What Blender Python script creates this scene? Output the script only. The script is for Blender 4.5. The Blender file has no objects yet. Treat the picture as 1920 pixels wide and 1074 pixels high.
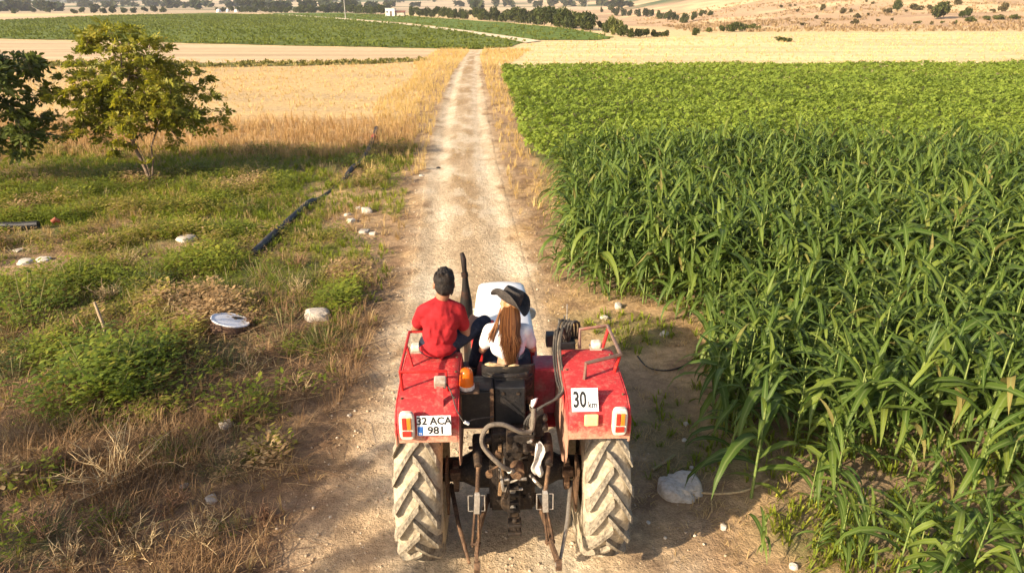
import bpy, bmesh, math, random
import numpy as np
from mathutils import Vector, Matrix, Euler, Quaternion
R = math.radians
scene = bpy.context.scene
COL = scene.collection

# ------------------------------------------------------------------ camera, sky, sun, exposure
FPX, CAMH = 1280.0, 4.48
PITCH = math.atan(529 / FPX)
cam_d = bpy.data.cameras.new('camera'); cam = bpy.data.objects.new('camera', cam_d); COL.objects.link(cam)
cam.location = (0, 0, CAMH); cam.rotation_euler = (R(90) - PITCH, 0, 0)
cam_d.sensor_width = 36; cam_d.lens = 36 * FPX / 1920; cam_d.clip_end = 30000; cam_d.clip_start = 0.1
scene.camera = cam
SUN_EL, SUN_TO = R(25), R(36)          # light travels towards +x turned SUN_TO towards +y
LD = Vector((math.cos(SUN_TO) * math.cos(SUN_EL), math.sin(SUN_TO) * math.cos(SUN_EL), -math.sin(SUN_EL)))
world = bpy.data.worlds.new('World'); scene.world = world; world.use_nodes = True
wn = world.node_tree; wn.nodes.clear()
sky = wn.nodes.new('ShaderNodeTexSky'); sky.sky_type = 'NISHITA'; sky.sun_disc = False
sky.sun_elevation = SUN_EL; sky.sun_rotation = math.atan2(-LD.x, -LD.y)
sky.air_density = 0.8; sky.dust_density = 3.0; sky.ozone_density = 1.0
bg = wn.nodes.new('ShaderNodeBackground'); bg.inputs[1].default_value = 0.11
wo = wn.nodes.new('ShaderNodeOutputWorld')
wn.links.new(sky.outputs[0], bg.inputs[0]); wn.links.new(bg.outputs[0], wo.inputs[0])
sun_d = bpy.data.lights.new('sun', 'SUN'); sun_d.energy = 5.0; sun_d.angle = R(0.6); sun_d.color = (1.0, 0.83, 0.62)
sun = bpy.data.objects.new('sun', sun_d); COL.objects.link(sun)
sun.location = (-30, -20, 30); sun.rotation_mode = 'QUATERNION'; sun.rotation_quaternion = LD.to_track_quat('-Z', 'Y')
vs = scene.view_settings; vs.view_transform = 'Standard'; vs.look = 'None'; vs.gamma = 1; vs.exposure = 1.0; vs.use_curve_mapping = False
cy = scene.cycles
cy.use_denoising = True; cy.max_bounces = 6; cy.diffuse_bounces = 3; cy.glossy_bounces = 2; cy.transmission_bounces = 4
cy.transparent_max_bounces = 6; cy.caustics_reflective = False; cy.caustics_refractive = False; cy.volume_bounces = 1
cy.sample_clamp_indirect = 6

# ------------------------------------------------------------------ helpers
rng = np.random.default_rng(7); random.seed(7)
_cs, _sn = math.cos(PITCH), math.sin(PITCH)
def P(px, py, z=0.0):
    """photo pixel (1920 wide) measured on the ground -> world x, y"""
    u, v = (px - 960) / FPX, (537 - py) / FPX
    t = (z - CAMH) / (-_sn + _cs * v)
    return u * t, (_cs + _sn * v) * t
def hash2(ix, iy, seed):
    h = (ix.astype(np.int64) * 374761393 + iy.astype(np.int64) * 668265263 + seed * 974634777) & 0x7fffffff
    h = ((h ^ (h >> 13)) * 1274126177) & 0x7fffffff
    return ((h ^ (h >> 16)) & 0xffff) / 65535.0
def vnoise(x, y, seed=0):
    x = np.asarray(x, float); y = np.asarray(y, float)
    ix, iy = np.floor(x), np.floor(y); fx, fy = x - ix, y - iy
    fx = fx * fx * (3 - 2 * fx); fy = fy * fy * (3 - 2 * fy)
    a, b = hash2(ix, iy, seed), hash2(ix + 1, iy, seed); c, d = hash2(ix, iy + 1, seed), hash2(ix + 1, iy + 1, seed)
    return (a * (1 - fx) + b * fx) * (1 - fy) + (c * (1 - fx) + d * fx) * fy
def fbm(x, y, seed=0, o=3):
    s, a, t = 0, 1.0, 0
    for k in range(o):
        s = s + a * vnoise(np.asarray(x) * 2 ** k, np.asarray(y) * 2 ** k, seed + k * 17); t += a; a *= .5
    return s / t
def sstep(a, b, x):
    t = np.clip((np.asarray(x, float) - a) / (b - a), 0, 1); return t * t * (3 - 2 * t)
def poly_in(x, y, poly):
    x = np.asarray(x); y = np.asarray(y); ins = np.zeros(x.shape, bool); n = len(poly)
    for i in range(n):
        x0, y0 = poly[i]; x1, y1 = poly[(i + 1) % n]
        if y0 == y1: continue
        c = ((y0 > y) != (y1 > y)) & (x < (x1 - x0) * (y - y0) / (y1 - y0) + x0); ins ^= c
    return ins

def raw_mesh(name, V, F, smooth=False, attrs=None):
    """V (n,3), F (m,k) with k = 3 or 4 corners -> mesh, fast"""
    V = np.asarray(V, np.float32); F = np.asarray(F, np.int32); m = bpy.data.meshes.new(name); k = F.shape[1]
    m.vertices.add(len(V)); m.vertices.foreach_set('co', V.ravel())
    m.loops.add(F.size); m.loops.foreach_set('vertex_index', F.ravel())
    m.polygons.add(len(F)); m.polygons.foreach_set('loop_start', np.arange(0, F.size, k, dtype=np.int32))
    if smooth: m.polygons.foreach_set('use_smooth', np.ones(len(F), bool))
    m.update(calc_edges=True)
    for an, av in (attrs or {}).items():
        a = m.color_attributes.new(an, 'FLOAT_COLOR', 'POINT'); a.data.foreach_set('color', np.asarray(av, np.float32).ravel())
    return m
def put(V, F, mats):
    """copies of a template under (n,4,4) matrices, joined"""
    V = np.asarray(V, float); F = np.asarray(F); n = len(mats)
    Vh = np.concatenate([V, np.ones((len(V), 1))], 1)
    W = np.einsum('nij,vj->nvi', mats, Vh)[:, :, :3].reshape(-1, 3)
    FF = (F[None] + (np.arange(n) * len(V))[:, None, None]).reshape(-1, F.shape[1])
    return W, FF
def mats_of(x, y, z, rz, s, tx=None, ty=None, sz=None):
    x = np.asarray(x, float); n = len(x); M = np.zeros((n, 4, 4)); s = np.broadcast_to(s, (n,)); sz = s if sz is None else np.broadcast_to(sz, (n,))
    rz = np.broadcast_to(rz, (n,)); c, q = np.cos(rz), np.sin(rz); tx = np.zeros(n) if tx is None else tx; ty = np.zeros(n) if ty is None else ty
    M[:, 0, 0] = c * s; M[:, 0, 1] = -q * s; M[:, 1, 0] = q * s; M[:, 1, 1] = c * s; M[:, 2, 2] = sz
    M[:, 0, 2] = tx * sz; M[:, 1, 2] = ty * sz
    M[:, 0, 3] = x; M[:, 1, 3] = y; M[:, 2, 3] = z; M[:, 3, 3] = 1
    return M
def link(name, data, mat=None, parent=None):
    o = bpy.data.objects.new(name, data); COL.objects.link(o)
    if mat is not None and data is not None: data.materials.append(mat)
    if parent: o.parent = parent
    return o
def tag(o, label=None, cat=None, group=None, kind=None):
    for k, v in (('label', label), ('category', cat), ('group', group), ('kind', kind)):
        if v: o[k] = v
    return o
def empty(name, loc=(0, 0, 0), rz=0):
    o = bpy.data.objects.new(name, None); COL.objects.link(o); o.location = loc; o.rotation_euler = (0, 0, rz); o.empty_display_size = .2
    return o
def copy_tree(o, parent=None):
    c = o.copy(); COL.objects.link(c); c.parent = parent
    for ch in list(o.children): copy_tree(ch, c)
    return c

class MB:
    """collects shapes into one mesh"""
    def __init__(s): s.V = []; s.F = []
    def add(s, V, F):
        b = len(s.V); s.V += [tuple(v) for v in V]; s.F += [tuple(i + b for i in f) for f in F]; return s
    def box(s, c, d, rot=None):
        q = rot.to_matrix() if isinstance(rot, (Euler, Quaternion)) else (rot or Matrix.Identity(3))
        V = [Vector(c) + q @ Vector((sx * d[0] / 2, sy * d[1] / 2, sz * d[2] / 2)) for sx in (-1, 1) for sy in (-1, 1) for sz in (-1, 1)]
        return s.add(V, [(0, 1, 3, 2), (4, 6, 7, 5), (0, 4, 5, 1), (2, 3, 7, 6), (0, 2, 6, 4), (1, 5, 7, 3)])
    def tube(s, pts, r, n=8, cap=True, smooth_n=0):
        pts = [Vector(p) for p in pts]
        if smooth_n: pts = spline(pts, smooth_n)
        rs = list(r) if hasattr(r, '__len__') else [r] * len(pts)
        if len(rs) != len(pts): rs = list(np.interp(np.linspace(0, 1, len(pts)), np.linspace(0, 1, len(rs)), rs))
        V = []; F = []; up = None
        for i, p in enumerate(pts):
            t = (pts[min(i + 1, len(pts) - 1)] - pts[max(i - 1, 0)]).normalized()
            if up is None: up = t.orthogonal().normalized()
            up = (up - t * up.dot(t)); up = up.normalized() if up.length > 1e-6 else t.orthogonal().normalized()
            w = t.cross(up)
            for k in range(n):
                a = 2 * math.pi * k / n; V.append(p + (up * math.cos(a) + w * math.sin(a)) * rs[i])
        for i in range(len(pts) - 1):
            for k in range(n): F.append((i * n + k, i * n + (k + 1) % n, (i + 1) * n + (k + 1) % n, (i + 1) * n + k))
        if cap: F.append(tuple(range(n))[::-1]); F.append(tuple((len(pts) - 1) * n + k for k in range(n)))
        return s.add(V, F)
    def lathe(s, prof, c, axis='X', n=32, sx=1, sy=1):
        """prof: list of (axial, radius)"""
        V = []; F = []; m = len(prof)
        for k in range(n):
            a = 2 * math.pi * k / n
            for (h, r) in prof:
                u, w = r * math.cos(a) * sx, r * math.sin(a) * sy
                v = {'X': (h, u, w), 'Y': (u, h, w), 'Z': (u, w, h)}[axis]; V.append((c[0] + v[0], c[1] + v[1], c[2] + v[2]))
        for k in range(n):
            for i in range(m - 1):
                F.append((k * m + i, k * m + i + 1, ((k + 1) % n) * m + i + 1, ((k + 1) % n) * m + i))
        return s.add(V, F)
    def prism(s, poly, ext):
        n = len(poly); e = Vector(ext); V = [Vector(p) for p in poly] + [Vector(p) + e for p in poly]
        return s.add(V, [tuple(range(n))[::-1], tuple(range(n, 2 * n))] + [(i, (i + 1) % n, n + (i + 1) % n, n + i) for i in range(n)])
    def build(s, name, mat, parent=None, smooth=False, bevel=0, fix=True, sub=0):
        m = bpy.data.meshes.new(name); m.from_pydata([tuple(v) for v in s.V], [], s.F)
        if fix:
            b = bmesh.new(); b.from_mesh(m); bmesh.ops.recalc_face_normals(b, faces=b.faces); b.to_mesh(m); b.free()
        if smooth:
            m.polygons.foreach_set('use_smooth', [True] * len(m.polygons)); m.set_sharp_from_angle(angle=R(45))
        o = link(name, m, mat, parent)
        if bevel:
            q = o.modifiers.new('bevel', 'BEVEL'); q.width = bevel; q.segments = 2; q.limit_method = 'ANGLE'; q.angle_limit = R(40)
        if sub: q = o.modifiers.new('sub', 'SUBSURF'); q.levels = sub; q.render_levels = sub
        return o
def spline(pts, n):
    out = []; m = len(pts)
    for i in range(m - 1):
        p0, p1, p2, p3 = pts[max(i - 1, 0)], pts[i], pts[i + 1], pts[min(i + 2, m - 1)]
        for k in range(n):
            t = k / n; out.append(.5 * ((2 * p1) + (p2 - p0) * t + (2 * p0 - 5 * p1 + 4 * p2 - p3) * t * t + (3 * p1 - p0 - 3 * p2 + p3) * t ** 3))
    return out + [pts[-1]]

# ------------------------------------------------------------------ materials
def nodes_of(name):
    m = bpy.data.materials.new(name); m.use_nodes = True; nt = m.node_tree; b = nt.nodes['Principled BSDF']
    b.inputs['Specular IOR Level'].default_value = .3
    return m, nt, b
def rgb4(c): return (c[0], c[1], c[2], 1)
def surf(name, col, rough=.7, metal=0, col2=None, scale=6, lo=.45, hi=.65, bump=0, bscale=40, fine=.12, spec=.3, detail=5, mud=None):
    """painted, rusty or dusty thing: base colour, a second colour in noise patches, fine grain and relief"""
    m, nt, b = nodes_of(name); N, L = nt.nodes, nt.links
    b.inputs['Roughness'].default_value = rough; b.inputs['Metallic'].default_value = metal; b.inputs['Specular IOR Level'].default_value = spec
    tc = N.new('ShaderNodeTexCoord')
    n1 = N.new('ShaderNodeTexNoise'); n1.inputs['Scale'].default_value = scale; n1.inputs['Detail'].default_value = detail; n1.inputs['Roughness'].default_value = .65
    L.new(tc.outputs['Object'], n1.inputs['Vector'])
    rp = N.new('ShaderNodeValToRGB'); rp.color_ramp.elements[0].position = lo; rp.color_ramp.elements[1].position = hi
    rp.color_ramp.elements[0].color = rgb4(col); rp.color_ramp.elements[1].color = rgb4(col2 or col)
    L.new(n1.outputs['Fac'], rp.inputs['Fac'])
    n2 = N.new('ShaderNodeTexNoise'); n2.inputs['Scale'].default_value = bscale; n2.inputs['Detail'].default_value = 3; L.new(tc.outputs['Object'], n2.inputs['Vector'])
    mp = N.new('ShaderNodeMapRange'); mp.inputs['From Min'].default_value = .25; mp.inputs['From Max'].default_value = .75; mp.inputs['To Min'].default_value = 1 - fine * 2; mp.inputs['To Max'].default_value = 1 + fine * 2
    L.new(n2.outputs['Fac'], mp.inputs['Value'])
    mx = N.new('ShaderNodeMix'); mx.data_type = 'RGBA'; mx.blend_type = 'MULTIPLY'; mx.inputs['Factor'].default_value = 1
    base = rp.outputs['Color']
    if mud:   # dried mud thrown up from below: (height where it ends, height where it is thick, colour)
        sp_ = N.new('ShaderNodeSeparateXYZ'); L.new(tc.outputs['Object'], sp_.inputs[0]); mz = N.new('ShaderNodeMapRange'); mz.inputs['From Min'].default_value = mud[0]; mz.inputs['From Max'].default_value = mud[1]; mz.inputs['To Min'].default_value = -.28; mz.inputs['To Max'].default_value = .42; L.new(sp_.outputs['Z'], mz.inputs['Value'])
        n3 = N.new('ShaderNodeTexNoise'); n3.inputs['Scale'].default_value = 17; n3.inputs['Detail'].default_value = 8; n3.inputs['Roughness'].default_value = .7; L.new(tc.outputs['Object'], n3.inputs['Vector'])
        ad = N.new('ShaderNodeMath'); ad.operation = 'ADD'; L.new(n3.outputs['Fac'], ad.inputs[0]); L.new(mz.outputs['Result'], ad.inputs[1]); mr = N.new('ShaderNodeMapRange'); mr.inputs['From Min'].default_value = .48; mr.inputs['From Max'].default_value = .78; mr.inputs['To Max'].default_value = .8; L.new(ad.outputs[0], mr.inputs['Value'])
        mm = N.new('ShaderNodeMix'); mm.data_type = 'RGBA'; L.new(mr.outputs['Result'], mm.inputs['Factor']); L.new(base, mm.inputs['A']); mm.inputs['B'].default_value = rgb4(mud[2]); base = mm.outputs['Result']
    L.new(base, mx.inputs['A']); L.new(mp.outputs['Result'], mx.inputs['B']); L.new(mx.outputs['Result'], b.inputs['Base Color'])
    if bump:
        bp = N.new('ShaderNodeBump'); bp.inputs['Strength'].default_value = bump; bp.inputs['Distance'].default_value = .01
        L.new(n2.outputs['Fac'], bp.inputs['Height']); L.new(bp.outputs['Normal'], b.inputs['Normal'])
    return m
def leafmat(name, c1, c2, c3=None, trans=.35, rough=.5, spec=.25, obj_random=False, patch=None, c4=None, rib=None):
    """leaves: colour varies from leaf to leaf; light also passes through"""
    m, nt, b = nodes_of(name); N, L = nt.nodes, nt.links; out = N['Material Output']
    g = N.new('ShaderNodeNewGeometry'); rnd = g.outputs['Random Per Island']
    if obj_random:
        oi = N.new('ShaderNodeObjectInfo'); rnd = oi.outputs['Random']
    rp = N.new('ShaderNodeValToRGB'); rp.color_ramp.elements[0].color = rgb4(c1); rp.color_ramp.elements[1].color = rgb4(c3 or c2)
    e = rp.color_ramp.elements.new(.55 if c3 is None else .6); e.color = rgb4(c2)
    if c4:
        e = rp.color_ramp.elements.new(.97); e.color = rgb4(c3); rp.color_ramp.elements[-1].color = rgb4(c4); rp.color_ramp.elements[-1].position = .985
    if patch:
        tc = N.new('ShaderNodeTexCoord'); n1 = N.new('ShaderNodeTexNoise'); n1.inputs['Scale'].default_value = patch; n1.inputs['Detail'].default_value = 2
        L.new(g.outputs['Position'], n1.inputs['Vector'])
        ad = N.new('ShaderNodeMath'); ad.operation = 'MULTIPLY_ADD'; ad.inputs[1].default_value = .55; L.new(rnd, ad.inputs[0])
        m2 = N.new('ShaderNodeMapRange'); m2.inputs['From Min'].default_value = .3; m2.inputs['From Max'].default_value = .7; m2.inputs['To Min'].default_value = 0; m2.inputs['To Max'].default_value = .45
        L.new(n1.outputs['Fac'], m2.inputs['Value']); L.new(m2.outputs['Result'], ad.inputs[2]); rnd = ad.outputs[0]
    L.new(rnd, rp.inputs['Fac']); colr = rp.outputs['Color']
    if rib:
        at = N.new('ShaderNodeAttribute'); at.attribute_name = 'rib'; pw = N.new('ShaderNodeMath'); pw.operation = 'POWER'; pw.inputs[1].default_value = 7; L.new(at.outputs['Fac'], pw.inputs[0])
        sc_m = N.new('ShaderNodeMath'); sc_m.operation = 'MULTIPLY'; sc_m.inputs[1].default_value = .7; L.new(pw.outputs[0], sc_m.inputs[0]); rm = N.new('ShaderNodeMix'); rm.data_type = 'RGBA'; L.new(sc_m.outputs[0], rm.inputs['Factor']); L.new(colr, rm.inputs['A']); rm.inputs['B'].default_value = rgb4(rib); colr = rm.outputs['Result']
    b.inputs['Roughness'].default_value = rough; b.inputs['Specular IOR Level'].default_value = spec; L.new(colr, b.inputs['Base Color'])
    tr = N.new('ShaderNodeBsdfTranslucent'); mg = N.new('ShaderNodeMix'); mg.data_type = 'RGBA'; mg.blend_type = 'MULTIPLY'; mg.inputs['Factor'].default_value = 1
    L.new(colr, mg.inputs['A']); mg.inputs['B'].default_value = (1.35, 1.3, .6, 1); L.new(mg.outputs['Result'], tr.inputs['Color'])
    ms = N.new('ShaderNodeMixShader'); ms.inputs[0].default_value = trans; L.new(b.outputs[0], ms.inputs[1]); L.new(tr.outputs[0], ms.inputs[2]); L.new(ms.outputs[0], out.inputs['Surface'])
    return m
def earth(name, attr=None, col=(.3, .22, .13), fine=.25, fscale=9, bump=.6, stripes=None):
    """ground: colour from a vertex attribute (kinds of soil) or one colour, grain and clods on top"""
    m, nt, b = nodes_of(name); N, L = nt.nodes, nt.links; b.inputs['Roughness'].default_value = .95; b.inputs['Specular IOR Level'].default_value = .1
    g = N.new('ShaderNodeNewGeometry'); vec = g.outputs['Position']
    if attr:
        a = N.new('ShaderNodeAttribute'); a.attribute_name = attr; c = a.outputs['Color']
    else:
        a = N.new('ShaderNodeRGB'); a.outputs[0].default_value = rgb4(col); c = a.outputs[0]
    if stripes:
        mpn = N.new('ShaderNodeMapping'); mpn.inputs['Scale'].default_value = stripes; L.new(vec, mpn.inputs['Vector']); vec2 = mpn.outputs['Vector']
        n0 = N.new('ShaderNodeTexNoise'); n0.inputs['Scale'].default_value = 1; n0.inputs['Detail'].default_value = 5; L.new(vec2, n0.inputs['Vector'])
        m0 = N.new('ShaderNodeMapRange'); m0.inputs['From Min'].default_value = .3; m0.inputs['From Max'].default_value = .7; m0.inputs['To Min'].default_value = .72; m0.inputs['To Max'].default_value = 1.22; L.new(n0.outputs['Fac'], m0.inputs['Value'])
        x0 = N.new('ShaderNodeMix'); x0.data_type = 'RGBA'; x0.blend_type = 'MULTIPLY'; x0.inputs['Factor'].default_value = 1; L.new(c, x0.inputs['A']); L.new(m0.outputs['Result'], x0.inputs['B']); c = x0.outputs['Result']
    hs = []
    for sc, am in ((fscale * .35, fine * .7), (fscale, fine), (fscale * 6, fine * .9)):
        n1 = N.new('ShaderNodeTexNoise'); n1.inputs['Scale'].default_value = sc; n1.inputs['Detail'].default_value = 4; n1.inputs['Roughness'].default_value = .7; L.new(vec, n1.inputs['Vector'])
        mp = N.new('ShaderNodeMapRange'); mp.inputs['From Min'].default_value = .3; mp.inputs['From Max'].default_value = .7; mp.inputs['To Min'].default_value = 1 - am; mp.inputs['To Max'].default_value = 1 + am; L.new(n1.outputs['Fac'], mp.inputs['Value'])
        mx = N.new('ShaderNodeMix'); mx.data_type = 'RGBA'; mx.blend_type = 'MULTIPLY'; mx.inputs['Factor'].default_value = 1; L.new(c, mx.inputs['A']); L.new(mp.outputs['Result'], mx.inputs['B']); c = mx.outputs['Result']; hs.append(n1.outputs['Fac'])
    L.new(c, b.inputs['Base Color'])
    ad = N.new('ShaderNodeMath'); ad.operation = 'MULTIPLY_ADD'; ad.inputs[1].default_value = .35; L.new(hs[2], ad.inputs[0]); L.new(hs[1], ad.inputs[2])
    bp = N.new('ShaderNodeBump'); bp.inputs['Strength'].default_value = bump; bp.inputs['Distance'].default_value = .05; L.new(ad.outputs[0], bp.inputs['Height']); L.new(bp.outputs['Normal'], b.inputs['Normal'])
    return m
# ------------------------------------------------------------------ layout measured on the ground
RY = []; RL = []; RRt = []
for (lx, ly), (rx, ry) in zip([(470, 1250), (560, 1074), (625, 900), (700, 740), (742, 620), (762, 500), (776, 420), (794, 300), (818, 200), (845, 140), (870, 106)],
                              [(1340, 1250), (1290, 1074), (1170, 900), (1085, 740), (1035, 620), (1000, 500), (975, 420), (938, 300), (918, 200), (906, 140), (899, 106)]):
    a, b_ = P(lx, ly), P(rx, ry); RY.append((a[1] + b_[1]) / 2); RL.append(a[0]); RRt.append(b_[0])
RY, RL, RRt = map(np.array, (RY, RL, RRt))
def road_lr(y): return np.interp(y, RY, RL), np.interp(y, RY, RRt)
def road_u(x, y):
    """-1 left edge, +1 right edge"""
    l, r = road_lr(y); return (x - (l + r) / 2) / ((r - l) / 2)
def rut_dist(x, y):
    l, r = road_lr(y); c = (l + r) / 2 + np.interp(y, [4, 12], [0.05, 0]); return np.minimum(np.abs(x - c + .68), np.abs(x - c - .68))
def relief(x, y):
    """height of the land"""
    x = np.asarray(x, float); y = np.asarray(y, float)
    near = 1 - sstep(35, 70, y)
    u = np.abs(road_u(x, y)); on = 1 - sstep(.75, 1.25, u)
    z = near * ((fbm(x * .45, y * .45, 3, 2) - .5) * .10 * (1 - on * .8) + (fbm(x * 2.1, y * 2.1, 5, 3) - .5) * .06 * (1 - .7 * on) + (fbm(x * 8, y * 8, 8, 2) - .5) * .022 * (1 - .5 * on))
    z = z - near * .035 * np.exp(-(rut_dist(x, y) / .24) ** 2) * on
    z = z * sstep(-30, 0, y)
    hill = sstep(28, 125, x - (y - 140) * .10) * sstep(118, 320, y) * 9.5 + sstep(60, 220, x) * sstep(250, 600, y) * 9
    hill = hill + sstep(130, 170, y) * sstep(30, 60, x) * (fbm(x * .045, y * .045, 31, 3) - .5) * 3.0
    far = sstep(500, 1500, y) * (8 + 13 * sstep(-420, 350, x) + 9 * (fbm(x * .0022, y * .0022, 41, 3) - .5) * 2)
    far2 = sstep(1500, 4500, y) * (16 + 40 * fbm(x * .0007 + 3, y * .0007, 51, 3) + 30 * sstep(-1000, 1600, x))
    dip = -2.2 * np.exp(-((x - 45) / 40) ** 2) * sstep(150, 230, y) * (1 - sstep(330, 480, y))
    return z + hill + far + far2 + dip

GREENPATCH = [  # (px, py, rx px, ry px, strength): where the weeds and grass keep the soil green
    (120, 345, 300, 45, 1.0), (420, 360, 210, 55, 1.0), (60, 410, 240, 50, .9), (350, 430, 210, 60, .9), (520, 430, 90, 50, .7), (70, 570, 130, 70, .8), (220, 660, 150, 80, .8),
    (400, 660, 90, 50, .6), (600, 630, 60, 35, .7), (620, 530, 60, 25, .5), (470, 770, 80, 30, .6), (330, 850, 60, 40, .6), (420, 880, 50, 25, .5), (140, 790, 60, 25, .5), (430, 500, 160, 40, .7), (60, 1010, 90, 40, .4), (200, 980, 70, 30, .3),
    (330, 560, 190, 60, .8), (520, 560, 80, 40, .55), (250, 770, 150, 40, .5), (80, 900, 100, 50, .5), (500, 850, 60, 30, .45), (560, 470, 80, 40, .6), (690, 345, 50, 20, .6), (1190, 640, 80, 40, .6), (1240, 800, 100, 70, .45), (1330, 860, 120, 50, .5), (1640, 1010, 200, 80, .8), (1040, 350, 40, 60, .4), (1080, 440, 50, 60, .4), (1130, 600, 110, 20, .4)]
GP = []
for (px, py, rx, ry, s) in GREENPATCH:
    c = P(px, py); e = P(px + rx, py); t = P(px, py - ry); b_ = P(px, py + ry); GP.append((c[0], (t[1] + b_[1]) / 2, e[0] - c[0], (t[1] - b_[1]) / 2, s))
def green_at(x, y):
    g = np.zeros(np.shape(x)); wob = (fbm(np.asarray(x) * 1.3, np.asarray(y) * 1.3, 61, 3) - .5) * 1.5
    for (cx, cy_, rx, ry, s) in GP:
        d = np.sqrt(((x - cx) / rx) ** 2 + ((y - cy_) / ry) ** 2) + wob; g = np.maximum(g, s * (1 - sstep(.55, 1.15, d)))
    return g
CORN = [P(*p) for p in [(1062, 385), (1062, 505), (1112, 558), (1235, 572), (1312, 612), (1322, 700), (1338, 800), (1395, 880), (1420, 960), (1520, 1020), (1600, 1120), (1750, 1350)]]
CORN_BACK = 18.8
BEAN = [(.55, 22.2), (.35, 26), (0.0, 34), (-.45, 44), (-.8, 53.5), (60, 56.5), (60, 18.2), (3.0, 18.6), (2.2, 19.4), (1.2, 19.8)]
def corn_left(y):
    ys = [p[1] for p in CORN][::-1]; xs = [p[0] for p in CORN][::-1]; return np.interp(y, ys, xs)
def soil(x, y):
    """own colour of the soil and litter, linear rgb"""
    x = np.asarray(x, float); y = np.asarray(y, float); sh = x.shape + (3,)
    def mixc(c, col, w): return c * (1 - w[..., None]) + np.array(col) * w[..., None]
    n1 = fbm(x * .8, y * .8, 71, 4); n2 = fbm(x * 3.2, y * 3.2, 73, 3); n3 = fbm(x * .25, y * .25, 79, 3)
    c = np.broadcast_to(np.array((.34, .225, .125)), sh).copy()
    c = mixc(c, (.46, .31, .16), sstep(.42, .62, n1)); c = mixc(c, (.22, .135, .075), sstep(.55, .72, n2) * .8)
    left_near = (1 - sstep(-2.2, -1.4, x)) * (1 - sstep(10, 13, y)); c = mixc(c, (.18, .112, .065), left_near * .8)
    c = mixc(c, (.10, .125, .035), green_at(x, y) * .85)
    # left stubble land, golden, and the brown strip in front of it
    lx = road_lr(y)[0]
    lf = sstep(21, 25, y + (n1 - .5) * 4) * (1 - sstep(-.6, .3, x - lx + 1.0)); c = mixc(c, (.48, .31, .145), lf)
    lf2 = sstep(27, 31, y + (n1 - .5) * 5) * (1 - sstep(-.6, .3, x - lx + 1.0)); c = mixc(c, (.60, .415, .195), lf2 * (.75 + .25 * n3))
    c = mixc(c, (.50, .36, .19), lf2 * sstep(.5, .7, fbm(x * .1, y * .5, 83, 3)) * .8)
    # land in the distance
    fr = sstep(56, 62, y); c = mixc(c, (.66, .48, .24), fr)
    hl = sstep(125, 150, y) * sstep(20, 45, x); c = mixc(c, (.46, .31, .18), hl); c = mixc(c, (.66, .47, .25), hl * sstep(.48, .62, fbm(x * .03, y * .05, 91, 4)))
    c = mixc(c, (.34, .22, .13), hl * sstep(.55, .72, fbm(x * .06 + 9, y * .09, 93, 4)) * .7)
    fl = sstep(330, 420, y); c = mixc(c, (.42, .32, .20), fl * (1 - hl))
    st = fbm(x * .0045, y * .011, 97, 3); c = mixc(c, (.09, .12, .05), sstep(430, 520, y) * sstep(.50, .56, st)); c = mixc(c, (.55, .42, .25), sstep(430, 520, y) * (1 - sstep(.36, .42, st)))
    c = mixc(c, (.07, .09, .05), sstep(1700, 2600, y) * sstep(.45, .55, fbm(x * .0014, y * .003, 99, 3)))
    # under the crops
    cornm = sstep(-.15, .35, x - corn_left(y)) * (1 - sstep(CORN_BACK, CORN_BACK + .5, y)); c = mixc(c, (.26, .19, .11), cornm * .75)
    bm = poly_in(x, y, BEAN).astype(float); c = mixc(c, (.10, .12, .04), bm * .8)
    # the road
    u = np.abs(road_u(x, y)) + (n1 - .5) * .9 + (n2 - .5) * .55; on = (1 - sstep(.5, 1.15, u)) * (1 - sstep(74, 78, y))
    c = mixc(c, (.52, .385, .235), on * .9)
    rd = rut_dist(x, y); rut = (1 - sstep(.16, .52, rd + (n2 - .5) * .25)) * on
    c = mixc(c, (.66, .525, .35), rut * .95)
    mid = on * (1 - sstep(.2, .42, np.abs(road_u(x, y)) + (n2 - .5) * .5)) * sstep(8, 11, y) * sstep(.36, .54, fbm(x * 1.2, y * .5, 77, 3)); c = mixc(c, (.38, .26, .14), mid * .9)
    n5 = fbm(x * 2.2, y * 1.1, 87, 4); c = mixc(c, (.42, .30, .18), on * sstep(.5, .66, n5) * .55); c = mixc(c, (.74, .63, .46), on * (1 - sstep(.32, .44, n5)) * .45)
    return np.clip(c, 0, 1)

# ------------------------------------------------------------------ ground, one sheet to the horizon
def axis(stops):
    out = [stops[0][0]]
    for (a, s0), (b_, s1) in zip(stops, stops[1:]):
        p = a
        while p < b_ - 1e-6:
            t = (p - a) / (b_ - a); p = min(b_, p + s0 + (s1 - s0) * t); out.append(p)
    return np.array(out)
gx = axis([(-4000, 400), (-600, 60), (-120, 12), (-30, 1.2), (-8, .22), (-2.6, .10), (2.6, .10), (8, .22), (30, 1.2), (120, 10), (600, 60), (4000, 400)])
gy = axis([(-40, 3), (-2, .6), (3.8, .10), (9, .13), (16, .24), (40, .6), (120, 3), (500, 16), (2000, 110), (9000, 700)])
X, Y = np.meshgrid(gx, gy); nx, ny = len(gx), len(gy)
V = np.stack([X, Y, relief(X, Y)], -1).reshape(-1, 3)
ii = np.arange((nx) * (ny)).reshape(ny, nx); Fq = np.stack([ii[:-1, :-1], ii[:-1, 1:], ii[1:, 1:], ii[1:, :-1]], -1).reshape(-1, 4)
rgba = np.concatenate([soil(X, Y).reshape(-1, 3), np.ones((nx * ny, 1))], 1)
M_ground = earth('soil', 'soil_colour', fine=.26, fscale=8, bump=.8)
g = link('ground', raw_mesh('ground', V, Fq, True, {'soil_colour': rgba}), M_ground); tag(g, kind='structure')
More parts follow.
